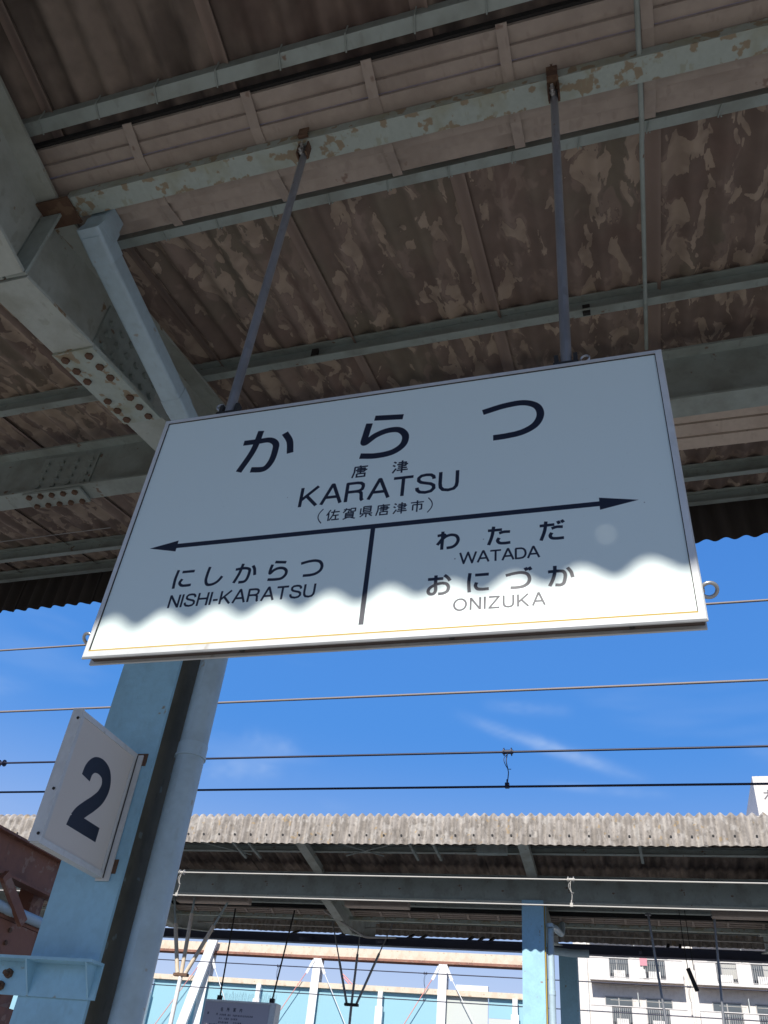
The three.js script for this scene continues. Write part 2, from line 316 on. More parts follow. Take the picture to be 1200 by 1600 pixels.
  // columns: two flange plates joined by set-back side plates
  for (const [x, zf, w, dep, top] of c.columns)
    add(add(root, 'column', join([box(x, x + w, -1.6, top, zf - 0.016, zf), box(x, x + w, -1.6, top, zf - dep, zf - dep + 0.016)]), M.column),
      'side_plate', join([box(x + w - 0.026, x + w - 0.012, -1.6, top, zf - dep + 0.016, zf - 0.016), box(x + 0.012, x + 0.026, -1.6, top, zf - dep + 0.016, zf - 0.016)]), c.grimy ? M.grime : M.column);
  // valley gutter: a boarded trough on straps over a channel
  const yg = c.gutterY, gx = [c.gutterX[0], c.gutterX[1]];
  for (const [a, b, dy, m, nm] of [[-0.105, 0.105, 0, 'beige', 'gutter_bottom'], [-0.155, -0.106, 0.018, 'beige', 'gutter_board'], [0.106, 0.155, 0.018, 'beige', 'gutter_board'], [-0.215, -0.156, 0.036, 'beige', 'gutter_board'], [0.156, 0.215, 0.036, 'beige', 'gutter_board']])
    add(root, nm, box(gx[0], gx[1], yg + dy, yg + dy + 0.02, zc + a, zc + b, T), M[m]);
  for (const s of [-1, 1]) add(root, 'gutter_side_shade', box(gx[0], gx[1], yg + 0.058, y0 + 0.012, zc + s * 0.215 - 0.01, zc + s * 0.215 + 0.01, T), M.dark);  // near-black: the dark gap beside the trough is shade painted into these sides
  for (const x of c.straps) add(root, 'gutter_strap', join([box(x - 0.02, x + 0.02, yg - 0.006, yg - 0.001, zc - 0.107, zc + 0.107, T), ...[-1, 1].map((s) => box(x - 0.02, x + 0.02, yg - 0.006, yg - 0.001, zc + (s > 0 ? 0.107 : -0.23), zc + (s > 0 ? 0.23 : -0.107), (px, py, pz) => T(px, py + 0.33 * (Math.abs(pz - zc) - 0.107), pz)))]), M.beige);
  add(root, 'gutter_channel', join([box(c.channelX ?? gx[0] + 0.02, gx[1], yg - 0.062, yg - 0.056, zc - 0.045, zc + 0.045, T), box(c.channelX ?? gx[0] + 0.02, gx[1], yg - 0.056, yg - 0.008, zc - 0.045, zc - 0.039, T), box(c.channelX ?? gx[0] + 0.02, gx[1], yg - 0.056, yg - 0.008, zc + 0.039, zc + 0.045, T)]), M.channel);
}
const nearCanopy = thing('platform_canopy', 'butterfly canopy with flaking brown corrugated sheets and pale green beams above the name sign', 'canopy');
{
  const xa = -0.52 - 0.78 * 12, xb = 8.0, zc = -1.42;
  canopy({
    root: nearCanopy, zc, y0: 3.208, sl: 0.22, near: 3.61, far: 3.61, lipN: 0.365, lipF: 0.365, xa, xb, k: K, underN: M.stain, underF: M.peel, tops: M.eaveShade, laps: true,
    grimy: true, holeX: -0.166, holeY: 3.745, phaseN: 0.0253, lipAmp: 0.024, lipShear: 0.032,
    purlins: [[0.285, 0.055, 0.05, 'steel', 'edge_strip'], [1.26, 0.115, 0.05, 'steel', 'purlin'], [2.20, 0.115, 0.05, 'steel', 'purlin'], [3.10, 0.115, 0.05, 'steel', 'purlin'], [3.50, 0.10, 0.05, 'steel', 'purlin']],
    hooks: [-2.08, 1.2],
    girders: [[-3.09, 3.05, 3.42, 0.13], [0.25, 3.05, 3.42, 0.13]],
    rafters: [-8.9, -2.2, 4.5], rafterBottom: 2.61, rafterW: 0.20, rafterOut: 1.60,
    columns: [[-2.37, -3.09, 0.31, 0.30, 2.99], [-9.05, -3.09, 0.31, 0.30, 2.99], [4.35, -3.09, 0.31, 0.30, 2.99], [-2.37, 0.55, 0.31, 0.30, 2.99], [4.35, 0.55, 0.31, 0.30, 2.99]],
    gutterY: 3.125, gutterX: [-9.8, 8], channelX: -2.06, straps: [-1.70, -1.19, -0.71, -0.215, 0.27, 0.76, 1.25],
  });
  // valley stiffener plates and the bolted splice on the rafter over the column
  for (const s of [-1, 1]) add(nearCanopy, 'stiffener', box(s > 0 ? -2.193 : -2.3, s > 0 ? -2.1 : -2.207, 2.58, 2.99, -1.426, -1.414), M.steel);
  add(nearCanopy, 'gusset', box(-2.19, -2.04, 3.0, 3.012, -1.48, -1.36), M.rust);
  const S = (x, y, z) => [x, y + K * x + 0.22 * Math.abs(z - zc), z];
  const sp = add(nearCanopy, 'splice_plate', box(-2.302, -2.098, 2.596, 2.609, -2.42, -1.86, S), M.channel);
  for (let k = 0; k < 7; k++) for (const x of [-2.26, -2.14]) { if (k === 3) continue; const p = S(x, 2.596, -1.90 - k * 0.08); add(sp, 'bolt', rod(p, [p[0], p[1] - 0.012, p[2]], 0.019, 6), M.rust); }
  const wp = add(nearCanopy, 'web_plate', box(-2.193, -2.184, 2.70, 2.99, -2.42, -1.93, S), M.steel);
  for (let k = 0; k < 6; k++) for (const y of [2.74, 2.82, 2.90]) { const p = S(-2.184, y, -1.98 - k * 0.08); add(wp, 'bolt', rod(p, [p[0] + 0.016, p[1], p[2]], 0.017, 6), M.steel); }
  // splice bolts on the girder beside the column
  const gp = add(nearCanopy, 'girder_splice', join([box(-3.42, -3.02, 3.03, 3.30, -3.084, -3.076), box(-3.42, -3.02, 2.962, 2.978, -3.153, -3.027)]), M.steel);
  for (let k = 0; k < 4; k++) for (const y of [3.06, 3.12, 3.18, 3.24]) add(gp, 'bolt', bolt(-3.38 + k * 0.106, y, -3.076, 0, 0, 1, 0.018, 0.016), M.steel);
  for (let k = 0; k < 5; k++) for (const z of [-3.132, -3.048]) add(gp, 'bolt', bolt(-3.38 + k * 0.08, 2.962, z, 0, -1, 0, 0.018, 0.016), M.rust);
  // downpipe from the gutter, under the rafter and down beside the column
  const rr = new THREE.Shape(), a = 0.050, q = 0.016;
  rr.moveTo(-a + q, -a); rr.lineTo(a - q, -a); rr.quadraticCurveTo(a, -a, a, -a + q); rr.lineTo(a, a - q); rr.quadraticCurveTo(a, a, a - q, a); rr.lineTo(-a + q, a); rr.quadraticCurveTo(-a, a, -a, a - q); rr.lineTo(-a, -a + q); rr.quadraticCurveTo(-a, -a, -a + q, -a);
  const fall = (p0, p1, k = 1) => {                          // a square pipe with rounded corners between two points in the plane x = const
    const A = new THREE.Vector3(...p0), B = new THREE.Vector3(...p1), g = new THREE.ExtrudeGeometry(rr, { depth: A.distanceTo(B), bevelEnabled: false, curveSegments: 5 }).scale(k, k, 1);
    const d = B.clone().sub(A).normalize(), m = new THREE.Matrix4().makeBasis(new THREE.Vector3(1, 0, 0), new THREE.Vector3().crossVectors(d, new THREE.Vector3(1, 0, 0)), d).setPosition(A);
    return uvm(g.applyMatrix4(m));
  };
  const dp = add(nearCanopy, 'downpipe', join([fall([-1.965, 3.083, -1.525], [-1.965, 2.915, -1.525], 0.985), fall([-1.965, 2.930, -1.50], [-1.965, 2.62, -3.16]), rod([-1.955, 2.66, -3.21], [-1.955, -1.6, -3.21], 0.064, 28)]), M.pipe);
  add(dp, 'elbow', join([fall([-1.965, 3.01, -1.525], [-1.965, 2.925, -1.525], 1.09), fall([-1.965, 2.945, -1.468], [-1.965, 2.909, -1.62], 1.06)]), M.pipe);
  add(dp, 'collar', fall([-1.965, 2.783, -2.29], [-1.965, 2.769, -2.365], 1.05), M.pipe);
  add(dp, 'collar', join([rod([-1.955, 1.425, -3.21], [-1.955, 1.372, -3.21], 0.0675, 28), rod([-1.955, 1.372, -3.21], [-1.955, 1.362, -3.21], 0.0705, 28)]), M.pipe);
  // conduit following the underside of both wings
  const cr = (z) => [0.235, 3.208 + K * 0.235 + 0.22 * Math.abs(z - zc) - 0.135, z];
  add(nearCanopy, 'conduit', tube([cr(-3.0), cr(-2.4), cr(-1.75), [0.235, 3.10, -1.66], [0.235, 3.09, -1.42], [0.235, 3.10, -1.18], cr(-1.08), cr(-0.4), cr(0.2)], 0.0095, 8, 60, 0.3), M.steel);
  for (const [x, z] of [[-0.04, -2.71], [-1.46, -2.71], [0.92, -2.71]]) add(nearCanopy, 'purlin_clip', box(x - 0.018, x + 0.018, 3.335, 3.40, z + 0.004 + 0.05, z + 0.072), M.dark);
  add(nearCanopy, 'stay_wire', rod([-5.2, 3.35, -3.9], [-3.6, 3.52, -4.05], 0.004, 6), M.rail);
  // bracket across the column front
  const br = add(nearCanopy, 'column_bracket', join([box(-2.75, -2.03, 0.497, 0.507, -3.088, -3.0), box(-2.75, -2.03, 0.385, 0.497, -3.088, -3.078)]), M.column);
  for (const x of [-2.325, -2.06]) {
    const g = new THREE.BufferGeometry(); const w = 0.006;
    const q = [[x, 0.497, -3.078], [x, 0.388, -3.078], [x, 0.497, -3.004], [x + w, 0.497, -3.078], [x + w, 0.388, -3.078], [x + w, 0.497, -3.004]];
    const f = [0, 1, 2, 3, 5, 4, 0, 3, 1, 3, 4, 1, 1, 4, 2, 4, 5, 2, 0, 2, 3, 2, 5, 3];
    g.setAttribute('position', new THREE.Float32BufferAttribute(f.flatMap((i) => q[i]), 3)); add(br, 'gusset', uvm(g), M.column);
  }
  for (const [x, y] of [[-2.43, 0.455], [-2.45, 0.412]]) add(br, 'bolt', join([bolt(x, y, -3.078, 0, 0, 1, 0.017, 0.014), bolt(x, y, -3.064, 0, 0, 1, 0.009, 0.02)]), M.rust);
}
const farCanopy = thing('platform_canopy', 'canopy with sunlit grey corrugated eave on the platform across the tracks', 'canopy');
{
  canopy({
    root: farCanopy, zc: -14.7, y0: 3.47, sl: 0.17, near: 3.1, far: 2.6, lipN: 0.395, lipF: 0.30, xa: -14.95, xb: 6.6, k: 0.0, underN: M.stain, underF: M.stain, boltsN: true, phaseN: 0,
    purlins: [[0.285, 0.055, 0.05, 'steel', 'edge_strip'], [0.9, 0.10, 0.05, 'steel', 'purlin'], [2.2, 0.10, 0.05, 'steel', 'purlin'], [2.95, 0.09, 0.05, 'steel', 'purlin']],
    girders: [[-13.1, 3.235, 3.60, 0.15], [-16.5, 3.25, 3.405, 0.14, 'navy']],
    rafters: [-11.85, -8.48, -5.1, -1.73, 1.64, 5.0], rafterBottom: 3.06, rafterW: 0.15, rafterOut: 1.52, outrigger: [1.70, 2.80, 3.27],
    columns: [[-1.885, -12.95, 0.31, 0.30, 3.24], [-8.63, -12.95, 0.31, 0.30, 3.24], [4.85, -12.95, 0.31, 0.30, 3.24], [-1.755, -16.45, 0.31, 0.24, 3.26]],
    gutterY: 3.34, gutterX: [-14.95, 6.6], straps: Array.from({ length: 26 }, (_, i) => -9.5 + i * 0.5),
  });
  const dp = add(farCanopy, 'downpipe', tube([[-1.48, 3.30, -14.6], [-1.48, 3.12, -14.4], [-1.49, 3.02, -13.6], [-1.495, 2.9, -13.08], [-1.495, 2.6, -13.03], [-1.495, 1.0, -13.03], [-1.495, -1.6, -13.03]], 0.046, 14, 60, 0.3), M.pipe);
  for (const y of [2.05, 2.9]) add(dp, 'collar', rod([-1.495, y, -13.03], [-1.495, y + 0.05, -13.03], 0.052, 14), M.pipe);
  add(farCanopy, 'downpipe', tube([[-1.15, 3.05, -15.4], [-1.45, 3.05, -15.4], [-1.8, 3.08, -15.4]], 0.06, 14, 20), M.pipe);
  add(farCanopy, 'cable_strip', box(-1.572, -1.556, -1.6, 3.2, -13.0, -12.975), M.gasket);
  add(farCanopy, 'conduit', rod([-9.5, 3.36, -15.6], [3, 3.36, -15.6], 0.014, 8), M.palewire);
  add(farCanopy, 'conduit', tube([[-5.4, 3.3, -14.2], [-4.75, 2.98, -14.2], [-4.6, 2.92, -14.2], [-4.1, 2.93, -14.2]], 0.016, 8, 30, 0.3), M.palewire);
  for (const x of [-6.15, -3.35, -3.0, -0.15, -5.9]) add(farCanopy, 'eave_strut', bar([x, 3.72, -11.75], [x + 0.02, 3.62, -12.4], 0.035, 0.03), M.steel);
  for (const [x, x2] of [[-6.9, -6.1], [-4.6, -3.9], [-3.4, -4.5]]) add(farCanopy, 'wind_brace', rod([x, 3.74, -11.9], [x2, 3.70, -12.5], 0.012, 6), M.steel);
  for (const x of [-6.9, -5.9, -5.65, -4.55, -4.3, -3.4, -3.2, -3.0, -2.25, -2.2, 0.1, 0.3]) add(farCanopy, 'gutter_bracket', bar([x, 3.40, -16.5], [x + 0.02, 3.55, -16.9], 0.05, 0.03), M.dark);
  for (const x of [-6.45, -4.95, -0.35]) add(farCanopy, 'beam_bracket', bar([x, 3.42, -16.8], [x, 3.20, -15.9], 0.045, 0.05), M.navy);
  add(farCanopy, 'sign_box', box(-2.35, -1.93, 3.56, 3.72, -11.95, -11.85), M.steel);
}

// ---------------------------------------------------------------- strip lamp boxes
function lampBox(x0, x1, y, z0, z1, label, group) {
  const t = thing('strip_lamp', label, 'lamp', group, [(x0 + x1) / 2, y, (z0 + z1) / 2]), w = (x1 - x0) / 2, d = (z1 - z0) / 2;
  add(t, 'housing', box(-w, w, 0.02, 0.09, -d, d), M.beige);
  for (const k of [-1, 0, 1]) add(t, 'slat', box(-w, w, 0, 0.0195, k * d * 0.68 - d * 0.29, k * d * 0.68 + d * 0.29), M.soffit);
  for (const s of [-0.8, 0.8]) add(t, 'hanger', rod([w * s, 0.09, 0], [w * s, 0.32, 0], 0.008, 6), M.steel);
  return t;
}
lampBox(-0.1, 2.2, 3.215, -3.58, -3.27, 'beige slatted lamp box under the roof right behind the name sign', null);
for (const [x0, x1, l] of [[-7.75, -6.43, 'above the grey guide board'], [-4.75, -3.71, 'between the guide board and the blue column'], [0.73, 2.1, 'above the apartment block']]) lampBox(x0, x1, 3.19, -13.52, -13.36, 'beige strip lamp box across the tracks, ' + l, 'strip lamps across the tracks');

// ---------------------------------------------------------------- lettering
function cat(pts) {                                         // a smooth line through traced points
  if (pts.length < 3) return pts;
  return new THREE.CatmullRomCurve3(pts.map(([x, y]) => new THREE.Vector3(x, y, 0)), false, 'centripetal').getPoints(pts.length * 8).map((v) => [v.x, v.y]);
}
function ink(g, strokes, w, smooth = true) {
  g.lineWidth = w; g.lineJoin = 'round'; g.lineCap = 'butt';
  for (const s of strokes) { const q = smooth ? cat(s) : s; g.beginPath(); q.forEach(([x, y], i) => (i ? g.lineTo(x, y) : g.moveTo(x, y))); g.stroke(); }
}
const CAPS = {                                              // centre lines of grotesque capitals, cap height 718
  K: [580, [[42, 0], [42, 718]], [[535, 0], [42, 480]], [[205, 325], [545, 718]]],
  A: [640, [[30, 718], [305, 10], [335, 10], [610, 718]], [[125, 470], [515, 470]]],
  R: [600, [[42, 718], [42, 42], [330, 42], [440, 62], [508, 120], [520, 200], [500, 290], [430, 345], [330, 362], [42, 362]], [[330, 362], [430, 380], [480, 440], [495, 560], [505, 660], [545, 718]]],
  T: [570, [[0, 42], [570, 42]], [[285, 42], [285, 718]]],
  S: [570, [[520, 215], [500, 120], [420, 55], [290, 38], [150, 58], [75, 130], [78, 235], [150, 300], [290, 345], [430, 385], [515, 450], [525, 560], [450, 650], [290, 682], [130, 650], [55, 570], [42, 480]]],
  U: [560, [[42, 0], [42, 430], [60, 560], [130, 650], [280, 682], [430, 650], [500, 560], [518, 430], [518, 0]]],
  N: [560, [[42, 718], [42, 0]], [[42, 20], [518, 698]], [[518, 718], [518, 0]]],
  I: [84, [[42, 0], [42, 718]]], H: [560, [[42, 0], [42, 718]], [[518, 0], [518, 718]], [[42, 335], [518, 335]]], '-': [240, [[0, 465], [240, 465]]],
  W: [900, [[20, 0], [225, 700], [450, 20], [675, 700], [880, 0]]],
  D: [590, [[42, 42], [42, 676], [260, 676], [400, 655], [500, 570], [545, 440], [548, 340], [520, 200], [440, 90], [340, 50], [260, 42], [20, 42]]],
  O: [700, Array.from({ length: 33 }, (_, i) => [350 + 306 * Math.sin(i * Math.PI / 16), 359 - 326 * Math.cos(i * Math.PI / 16)])],
  Z: [560, [[20, 42], [515, 42], [35, 676], [545, 676]]],
};
function caps(g, word, x0, x1, top, base, w) {
  const k = (base - top) / 718, sum = [...word].reduce((a, ch) => a + CAPS[ch][0] * k, 0), gap = (x1 - x0 - sum) / (word.length - 1);
  let x = x0;
  for (const ch of word) { const [cw, ...st] = CAPS[ch]; ink(g, st.map((s) => s.map(([a, b]) => [x + a * k, top + b * k])), w, false); x += cw * k + gap; }
}
const KANJI = {                                             // centre lines in a 100 x 100 box
  tou: [[[50, 2], [50, 12]], [[12, 13], [97, 13]], [[15, 13], [15, 52], [4, 97]], [[30, 27], [80, 27], [80, 52]], [[23, 39], [95, 39]], [[30, 52], [80, 52]], [[54, 18], [54, 63]], [[32, 66], [32, 98]], [[32, 68], [83, 68], [83, 98]], [[32, 92], [83, 92]]],
  tsu: [[[10, 8], [25, 19]], [[5, 34], [20, 45]], [[6, 96], [26, 62]], [[38, 18], [85, 18], [85, 47]], [[31, 32], [98, 32]], [[38, 46], [85, 46]], [[36, 61], [93, 61]], [[30, 77], [99, 77]], [[62, 2], [62, 100]]],
  sa: [[[29, 3], [4, 50]], [[19, 32], [19, 99]], [[34, 25], [97, 25]], [[59, 4], [51, 50], [28, 96]], [[51, 55], [93, 55]], [[72, 55], [72, 92]], [[43, 92], [99, 92]]],
  ga: [[[6, 15], [47, 15], [44, 36], [36, 39]], [[25, 3], [20, 24], [4, 41]], [[58, 9], [58, 38]], [[58, 10], [91, 10], [91, 38]], [[58, 35], [91, 35]], [[24, 45], [24, 86]], [[24, 47], [79, 47], [79, 86]], [[24, 60], [79, 60]], [[24, 72], [79, 72]], [[24, 85], [79, 85]], [[36, 87], [8, 99]], [[64, 87], [95, 99]]],
  ken: [[[31, 5], [31, 56]], [[31, 7], [83, 7], [83, 56]], [[31, 22], [83, 22]], [[31, 38], [83, 38]], [[31, 54], [83, 54]], [[11, 18], [11, 68], [96, 68]], [[53, 68], [53, 100]], [[33, 75], [10, 93]], [[73, 75], [95, 92]]],
  shi: [[[50, 0], [50, 16]], [[5, 17], [95, 17]], [[20, 36], [20, 84]], [[20, 36], [81, 36], [81, 78], [66, 80]], [[50, 17], [50, 100]]],
  mei: [[[42, 2], [10, 46]], [[34, 16], [82, 16], [52, 58], [6, 76]], [[40, 60], [40, 98]], [[40, 61], [88, 61], [88, 98]], [[40, 93], [88, 93]], [[30, 34], [54, 50]]],
  sho: [[[6, 10], [48, 10]], [[12, 28], [42, 28], [42, 52], [12, 52]], [[14, 28], [14, 60], [4, 96]], [[88, 6], [58, 16], [58, 56], [48, 96]], [[58, 42], [98, 42]], [[80, 42], [80, 98]]],
  an: [[[50, 0], [50, 10]], [[8, 24], [8, 12], [92, 12], [92, 24]], [[46, 18], [28, 42], [76, 54]], [[72, 30], [54, 48], [20, 56]], [[6, 34], [94, 34]], [[6, 68], [94, 68]], [[50, 56], [50, 100]], [[46, 70], [8, 94]], [[54, 70], [92, 94]]],
  nai: [[[14, 24], [14, 98]], [[14, 24], [86, 24], [86, 92], [76, 96]], [[50, 4], [48, 44], [24, 76]], [[50, 44], [76, 74]]],
  dai: [[[6, 34], [94, 34]], [[52, 2], [48, 50], [6, 98]], [[52, 46], [96, 98]]],
};
const kanji = (g, key, x, y, s, w) => ink(g, KANJI[key].map((st) => st.map(([a, b]) => [x + (a / 100 - 0.5) * s, y + (b / 100 - 0.5) * s])), w, false);
const KANA = {                                              // millimetres on the board from its top left corner
  big_ka: [[[262.5,127.0],[304.5,127.4],[337.3,128.5],[355.0,144.1],[357.6,170.3],[352.5,207.0],[339.0,226.3],[302.3,224.9]],[[304.2,90.1],[295.6,156.5],[269.5,227.0]],[[374.0,110.0],[392.3,140.8],[400.9,183.2]]],
  big_ra: [[[613.5,100.5],[687.1,108.9]],[[601.4,116.8],[596.5,152.6],[594.9,182.4],[622.4,160.7],[653.9,149.6],[681.1,153.0],[697.7,173.8],[694.7,202.8],[671.2,223.1],[629.5,229.4],[588.9,224.2]]],
  big_tsu: [[[885.0,131.4],[939.7,118.1],[984.9,117.6],[1011.8,134.2],[1019.5,161.6],[1008.2,191.9],[978.8,211.2],[939.8,217.9],[910.4,218.9]]],
  ni1: [[[181.8,516.2],[179.4,541.6],[181.1,567.6]],[[193.2,522.9],[224.4,522.9]],[[197.7,542.6],[193.8,552.8],[199.8,559.9],[211.4,561.6],[224.3,560.7]]],
  shi: [[[261.9,515.3],[259.9,533.9],[260.4,553.6],[266.4,563.9],[278.4,564.4],[289.0,558.9],[294.4,552.5],[299.0,544.2]]],
  ka1: [[[329.4,529.3],[353.1,527.7],[363.8,532.1],[364.9,541.9],[362.5,557.8],[357.9,563.8],[343.6,565.3]],[[345.4,514.9],[340.4,541.7],[331.7,565.9]],[[370.6,522.5],[375.8,531.1],[380.0,548.8]]],
  ra1: [[[424.1,518.1],[450.9,521.5]],[[418.7,524.5],[416.4,537.3],[416.7,548.1],[425.5,539.7],[437.2,535.7],[449.2,538.4],[455.2,545.4],[455.0,555.0],[447.1,563.8],[434.2,565.7],[414.0,564.6]]],
  tsu1: [[[487.6,529.0],[506.5,524.7],[521.5,524.3],[532.4,528.6],[538.1,538.8],[536.6,550.3],[526.8,558.8],[514.3,561.8],[497.0,562.0]]],
  wa: [[[805.1,477.7],[804.9,498.6],[804.5,525.5]],[[793.9,488.0],[809.6,487.2],[802.4,500.5],[794.3,512.2]],[[802.4,500.5],[812.4,491.4],[824.4,488.5],[834.9,492.5],[839.1,502.5],[835.7,513.7],[827.5,520.5],[815.0,522.2]]],
  ta: [[[902.2,487.1],[931.7,487.3]],[[914.3,477.5],[910.9,502.4],[904.1,524.5]],[[925.9,496.2],[935.1,493.7],[948.7,494.3]],[[926.0,508.3],[922.8,515.2],[926.9,521.3],[936.8,523.0],[949.2,522.3]]],
  da: [[[1010.0,487.5],[1039.8,486.9]],[[1022.9,477.1],[1019.8,500.7],[1011.9,525.2]],[[1034.0,496.6],[1043.5,493.6],[1056.7,494.4]],[[1034.1,507.5],[1030.7,514.3],[1032.9,520.3],[1042.4,522.8],[1057.8,522.5]],[[1047.0,478.6],[1050.2,486.1]],[[1054.6,476.9],[1058.4,483.6]]],
  o: [[[779.6,598.8],[811.7,599.1]],[[796.0,590.1],[796.0,611.8],[796.5,629.3],[791.8,635.1],[784.3,634.0],[781.4,628.0],[784.3,620.5],[794.8,613.6],[808.0,610.5],[818.9,612.9],[823.4,621.1],[821.4,630.6],[814.2,635.1],[802.7,636.2]],[[814.0,591.0],[821.6,598.5],[826.1,605.8]]],
  ni2: [[[866.9,591.4],[865.1,614.3],[866.6,637.8]],[[877.7,597.2],[905.5,597.3]],[[880.9,615.4],[878.9,623.3],[882.6,630.3],[892.3,632.5],[906.1,632.3]]],
  du: [[[939.9,604.4],[956.2,600.7],[972.1,600.0],[982.4,604.2],[986.9,614.3],[984.4,625.4],[975.7,632.5],[962.3,634.7],[949.2,634.3]],[[978.9,588.8],[982.0,596.1]],[[986.2,588.2],[989.9,595.4]]],
  ka2: [[[1023.6,603.7],[1044.2,603.4],[1053.4,605.5],[1056.5,612.4],[1055.3,624.5],[1052.2,633.6],[1046.7,636.4],[1036.8,635.5]],[[1037.2,590.4],[1036.3,607.6],[1031.8,624.2],[1025.7,637.7]],[[1061.5,596.7],[1067.9,607.8],[1070.8,620.8]]],
};
function canvasTex(w, h, draw) {
  const c = document.createElement('canvas'); c.width = w; c.height = h; draw(c.getContext('2d'), w, h);
  const t = new THREE.CanvasTexture(c); t.colorSpace = THREE.SRGBColorSpace; t.anisotropy = 8; return t;
}
const NAVY = 'rgb(17,22,42)';

// ---------------------------------------------------------------- station name sign
{
  const W = 1.303, Hs = 0.7353, cx = -0.854 * 1.363 + W / 2, cy = 1.1385 * 1.363 - Hs / 2, zf = -1.363, B = 0.015;
  const t = thing('station_name_sign', 'white framed station name board with black lettering hanging from two grey rods', 'sign', null, [cx, cy, zf]);
  const face = canvasTex(2048, 1156, (g, w, h) => {
    const k = w / 1303; g.scale(k, k);
    g.fillStyle = 'rgb(220,234,230)'; g.fillRect(0, 0, 1303, 736);
    for (let i = 0; i < 900; i++) { const a = rnd() * 0.05; g.fillStyle = `rgba(120,118,110,${a})`; g.beginPath(); g.arc(rnd() * 1303, rnd() * 736, 0.5 + rnd() * 1.6, 0, 7); g.fill(); }
    g.fillStyle = 'rgba(70,72,80,0.6)'; for (const [x, y, r] of [[834, 552, 1.6], [893, 508, 1.2], [1221, 452, 1.3], [420, 330, 1]]) { g.beginPath(); g.arc(x, y, r, 0, 7); g.fill(); }
    g.strokeStyle = g.fillStyle = NAVY;
    for (const n of ['big_ka', 'big_ra', 'big_tsu']) ink(g, KANA[n], 17.4);
    for (const n of ['ni1', 'shi', 'ka1', 'ra1', 'tsu1', 'wa', 'ta', 'da', 'o', 'ni2', 'du', 'ka2']) ink(g, KANA[n], 6.9);
    kanji(g, 'tou', 594.7, 274, 39, 4.2); kanji(g, 'tsu', 693, 274, 39, 4.2);
    ['sa', 'ga', 'ken', 'tou', 'tsu', 'shi'].forEach((n, i) => kanji(g, n, 544 + i * 39.7, 399, 33, 3.3));
    ink(g, [[[518, 378], [510, 390], [508, 399], [510, 408], [518, 420]], [[767, 378], [775, 390], [777, 399], [775, 408], [767, 420]]], 2.4);
    caps(g, 'KARATSU', 452.5, 834, 306, 364.5, 8.2); caps(g, 'NISHI-KARATSU', 180.5, 532, 585.5, 619.5, 4.9);
    caps(g, 'WATADA', 844, 1008.5, 538, 566, 4.1); caps(g, 'ONIZUKA', 835, 1016.5, 651, 679.5, 4.1);
    g.fillRect(150, 437.7, 990, 12.6); g.fillRect(640, 445, 10.5, 251.5);
    for (const [a, b] of [[83.6, 157.2], [1210.7, 1133.2]]) { g.beginPath(); g.moveTo(a, 444); g.lineTo(b, 428); g.lineTo(b, 460); g.fill(); }
  });
  const pg = new THREE.PlaneGeometry(W - 2 * B + 0.004, Hs - 2 * B + 0.004), u = pg.attributes.uv, p = pg.attributes.position;
  for (let i = 0; i < u.count; i++) u.setXY(i, (p.getX(i) + W / 2) / W, (p.getY(i) + Hs / 2) / Hs);
  add(t, 'face_panel', pg.translate(0, 0, -0.004), std({ map: face, roughness: 0.5, name: 'sign face' }));
  add(t, 'back_panel', box(-W / 2 + 0.02, W / 2 - 0.02, -Hs / 2 + 0.02, Hs / 2 - 0.02, -0.036, -0.010), M.alu);
  // mitred frame: profile as [inset from the edge, z]
  const prof = [[B, -0.006], [B, 0.000], [0.003, -0.002], [0, -0.005], [0, -0.0085], [0.010, -0.0085], [0.010, -0.034], [0.001, -0.034], [0.001, -0.040], [B, -0.040]];
  const side = (q) => {                                      // q quarter turns: 0 top, 1 left, 2 bottom, 3 right
    const [L, R] = q % 2 ? [Hs / 2, W / 2] : [W / 2, Hs / 2], pos = [], n = prof.length, V = (j, e) => { const [d, z] = prof[j % n], a = e * (L - d), b = R - d; return q === 0 ? [a, b, z] : q === 1 ? [-b, a, z] : q === 2 ? [-a, -b, z] : [b, -a, z]; };
    for (let j = 0; j < n; j++) pos.push(...V(j, -1), ...V(j, 1), ...V(j + 1, -1), ...V(j, 1), ...V(j + 1, 1), ...V(j + 1, -1));
    const g = new THREE.BufferGeometry(); g.setAttribute('position', new THREE.Float32BufferAttribute(pos, 3)); return uvm(g);
  };
  for (let q = 0; q < 4; q++) add(t, 'frame_bar', side(q), M.alu);
  add(t, 'gasket', box(-W / 2 + B, W / 2 - B, -Hs / 2 + B, -Hs / 2 + B + 0.0042, -0.0038, -0.0012), M.gasket);
  for (const b of [box(-W / 2 + B, W / 2 - B, Hs / 2 - B - 0.0014, Hs / 2 - B, -0.0038, -0.0015), box(-W / 2 + B, -W / 2 + B + 0.0014, -Hs / 2 + B + 0.0043, Hs / 2 - B - 0.0023, -0.0038, -0.0015), box(W / 2 - B - 0.0014, W / 2 - B, -Hs / 2 + B + 0.0043, Hs / 2 - B - 0.0023, -0.0038, -0.0015)]) add(t, 'seal', b, M.dark);
  add(t, 'bottom_channel', box(-W / 2 + 0.012, W / 2 - 0.004, -Hs / 2 + 0.0075, -Hs / 2 + 0.0098, -0.0335, -0.0088), M.brown);
  for (const x of [-0.27, 0.18, 0.52]) add(t, 'screw', bolt(x, -Hs / 2 + 0.0075, -0.02, 0, -1, 0, 0.006, 0.004), M.dark);
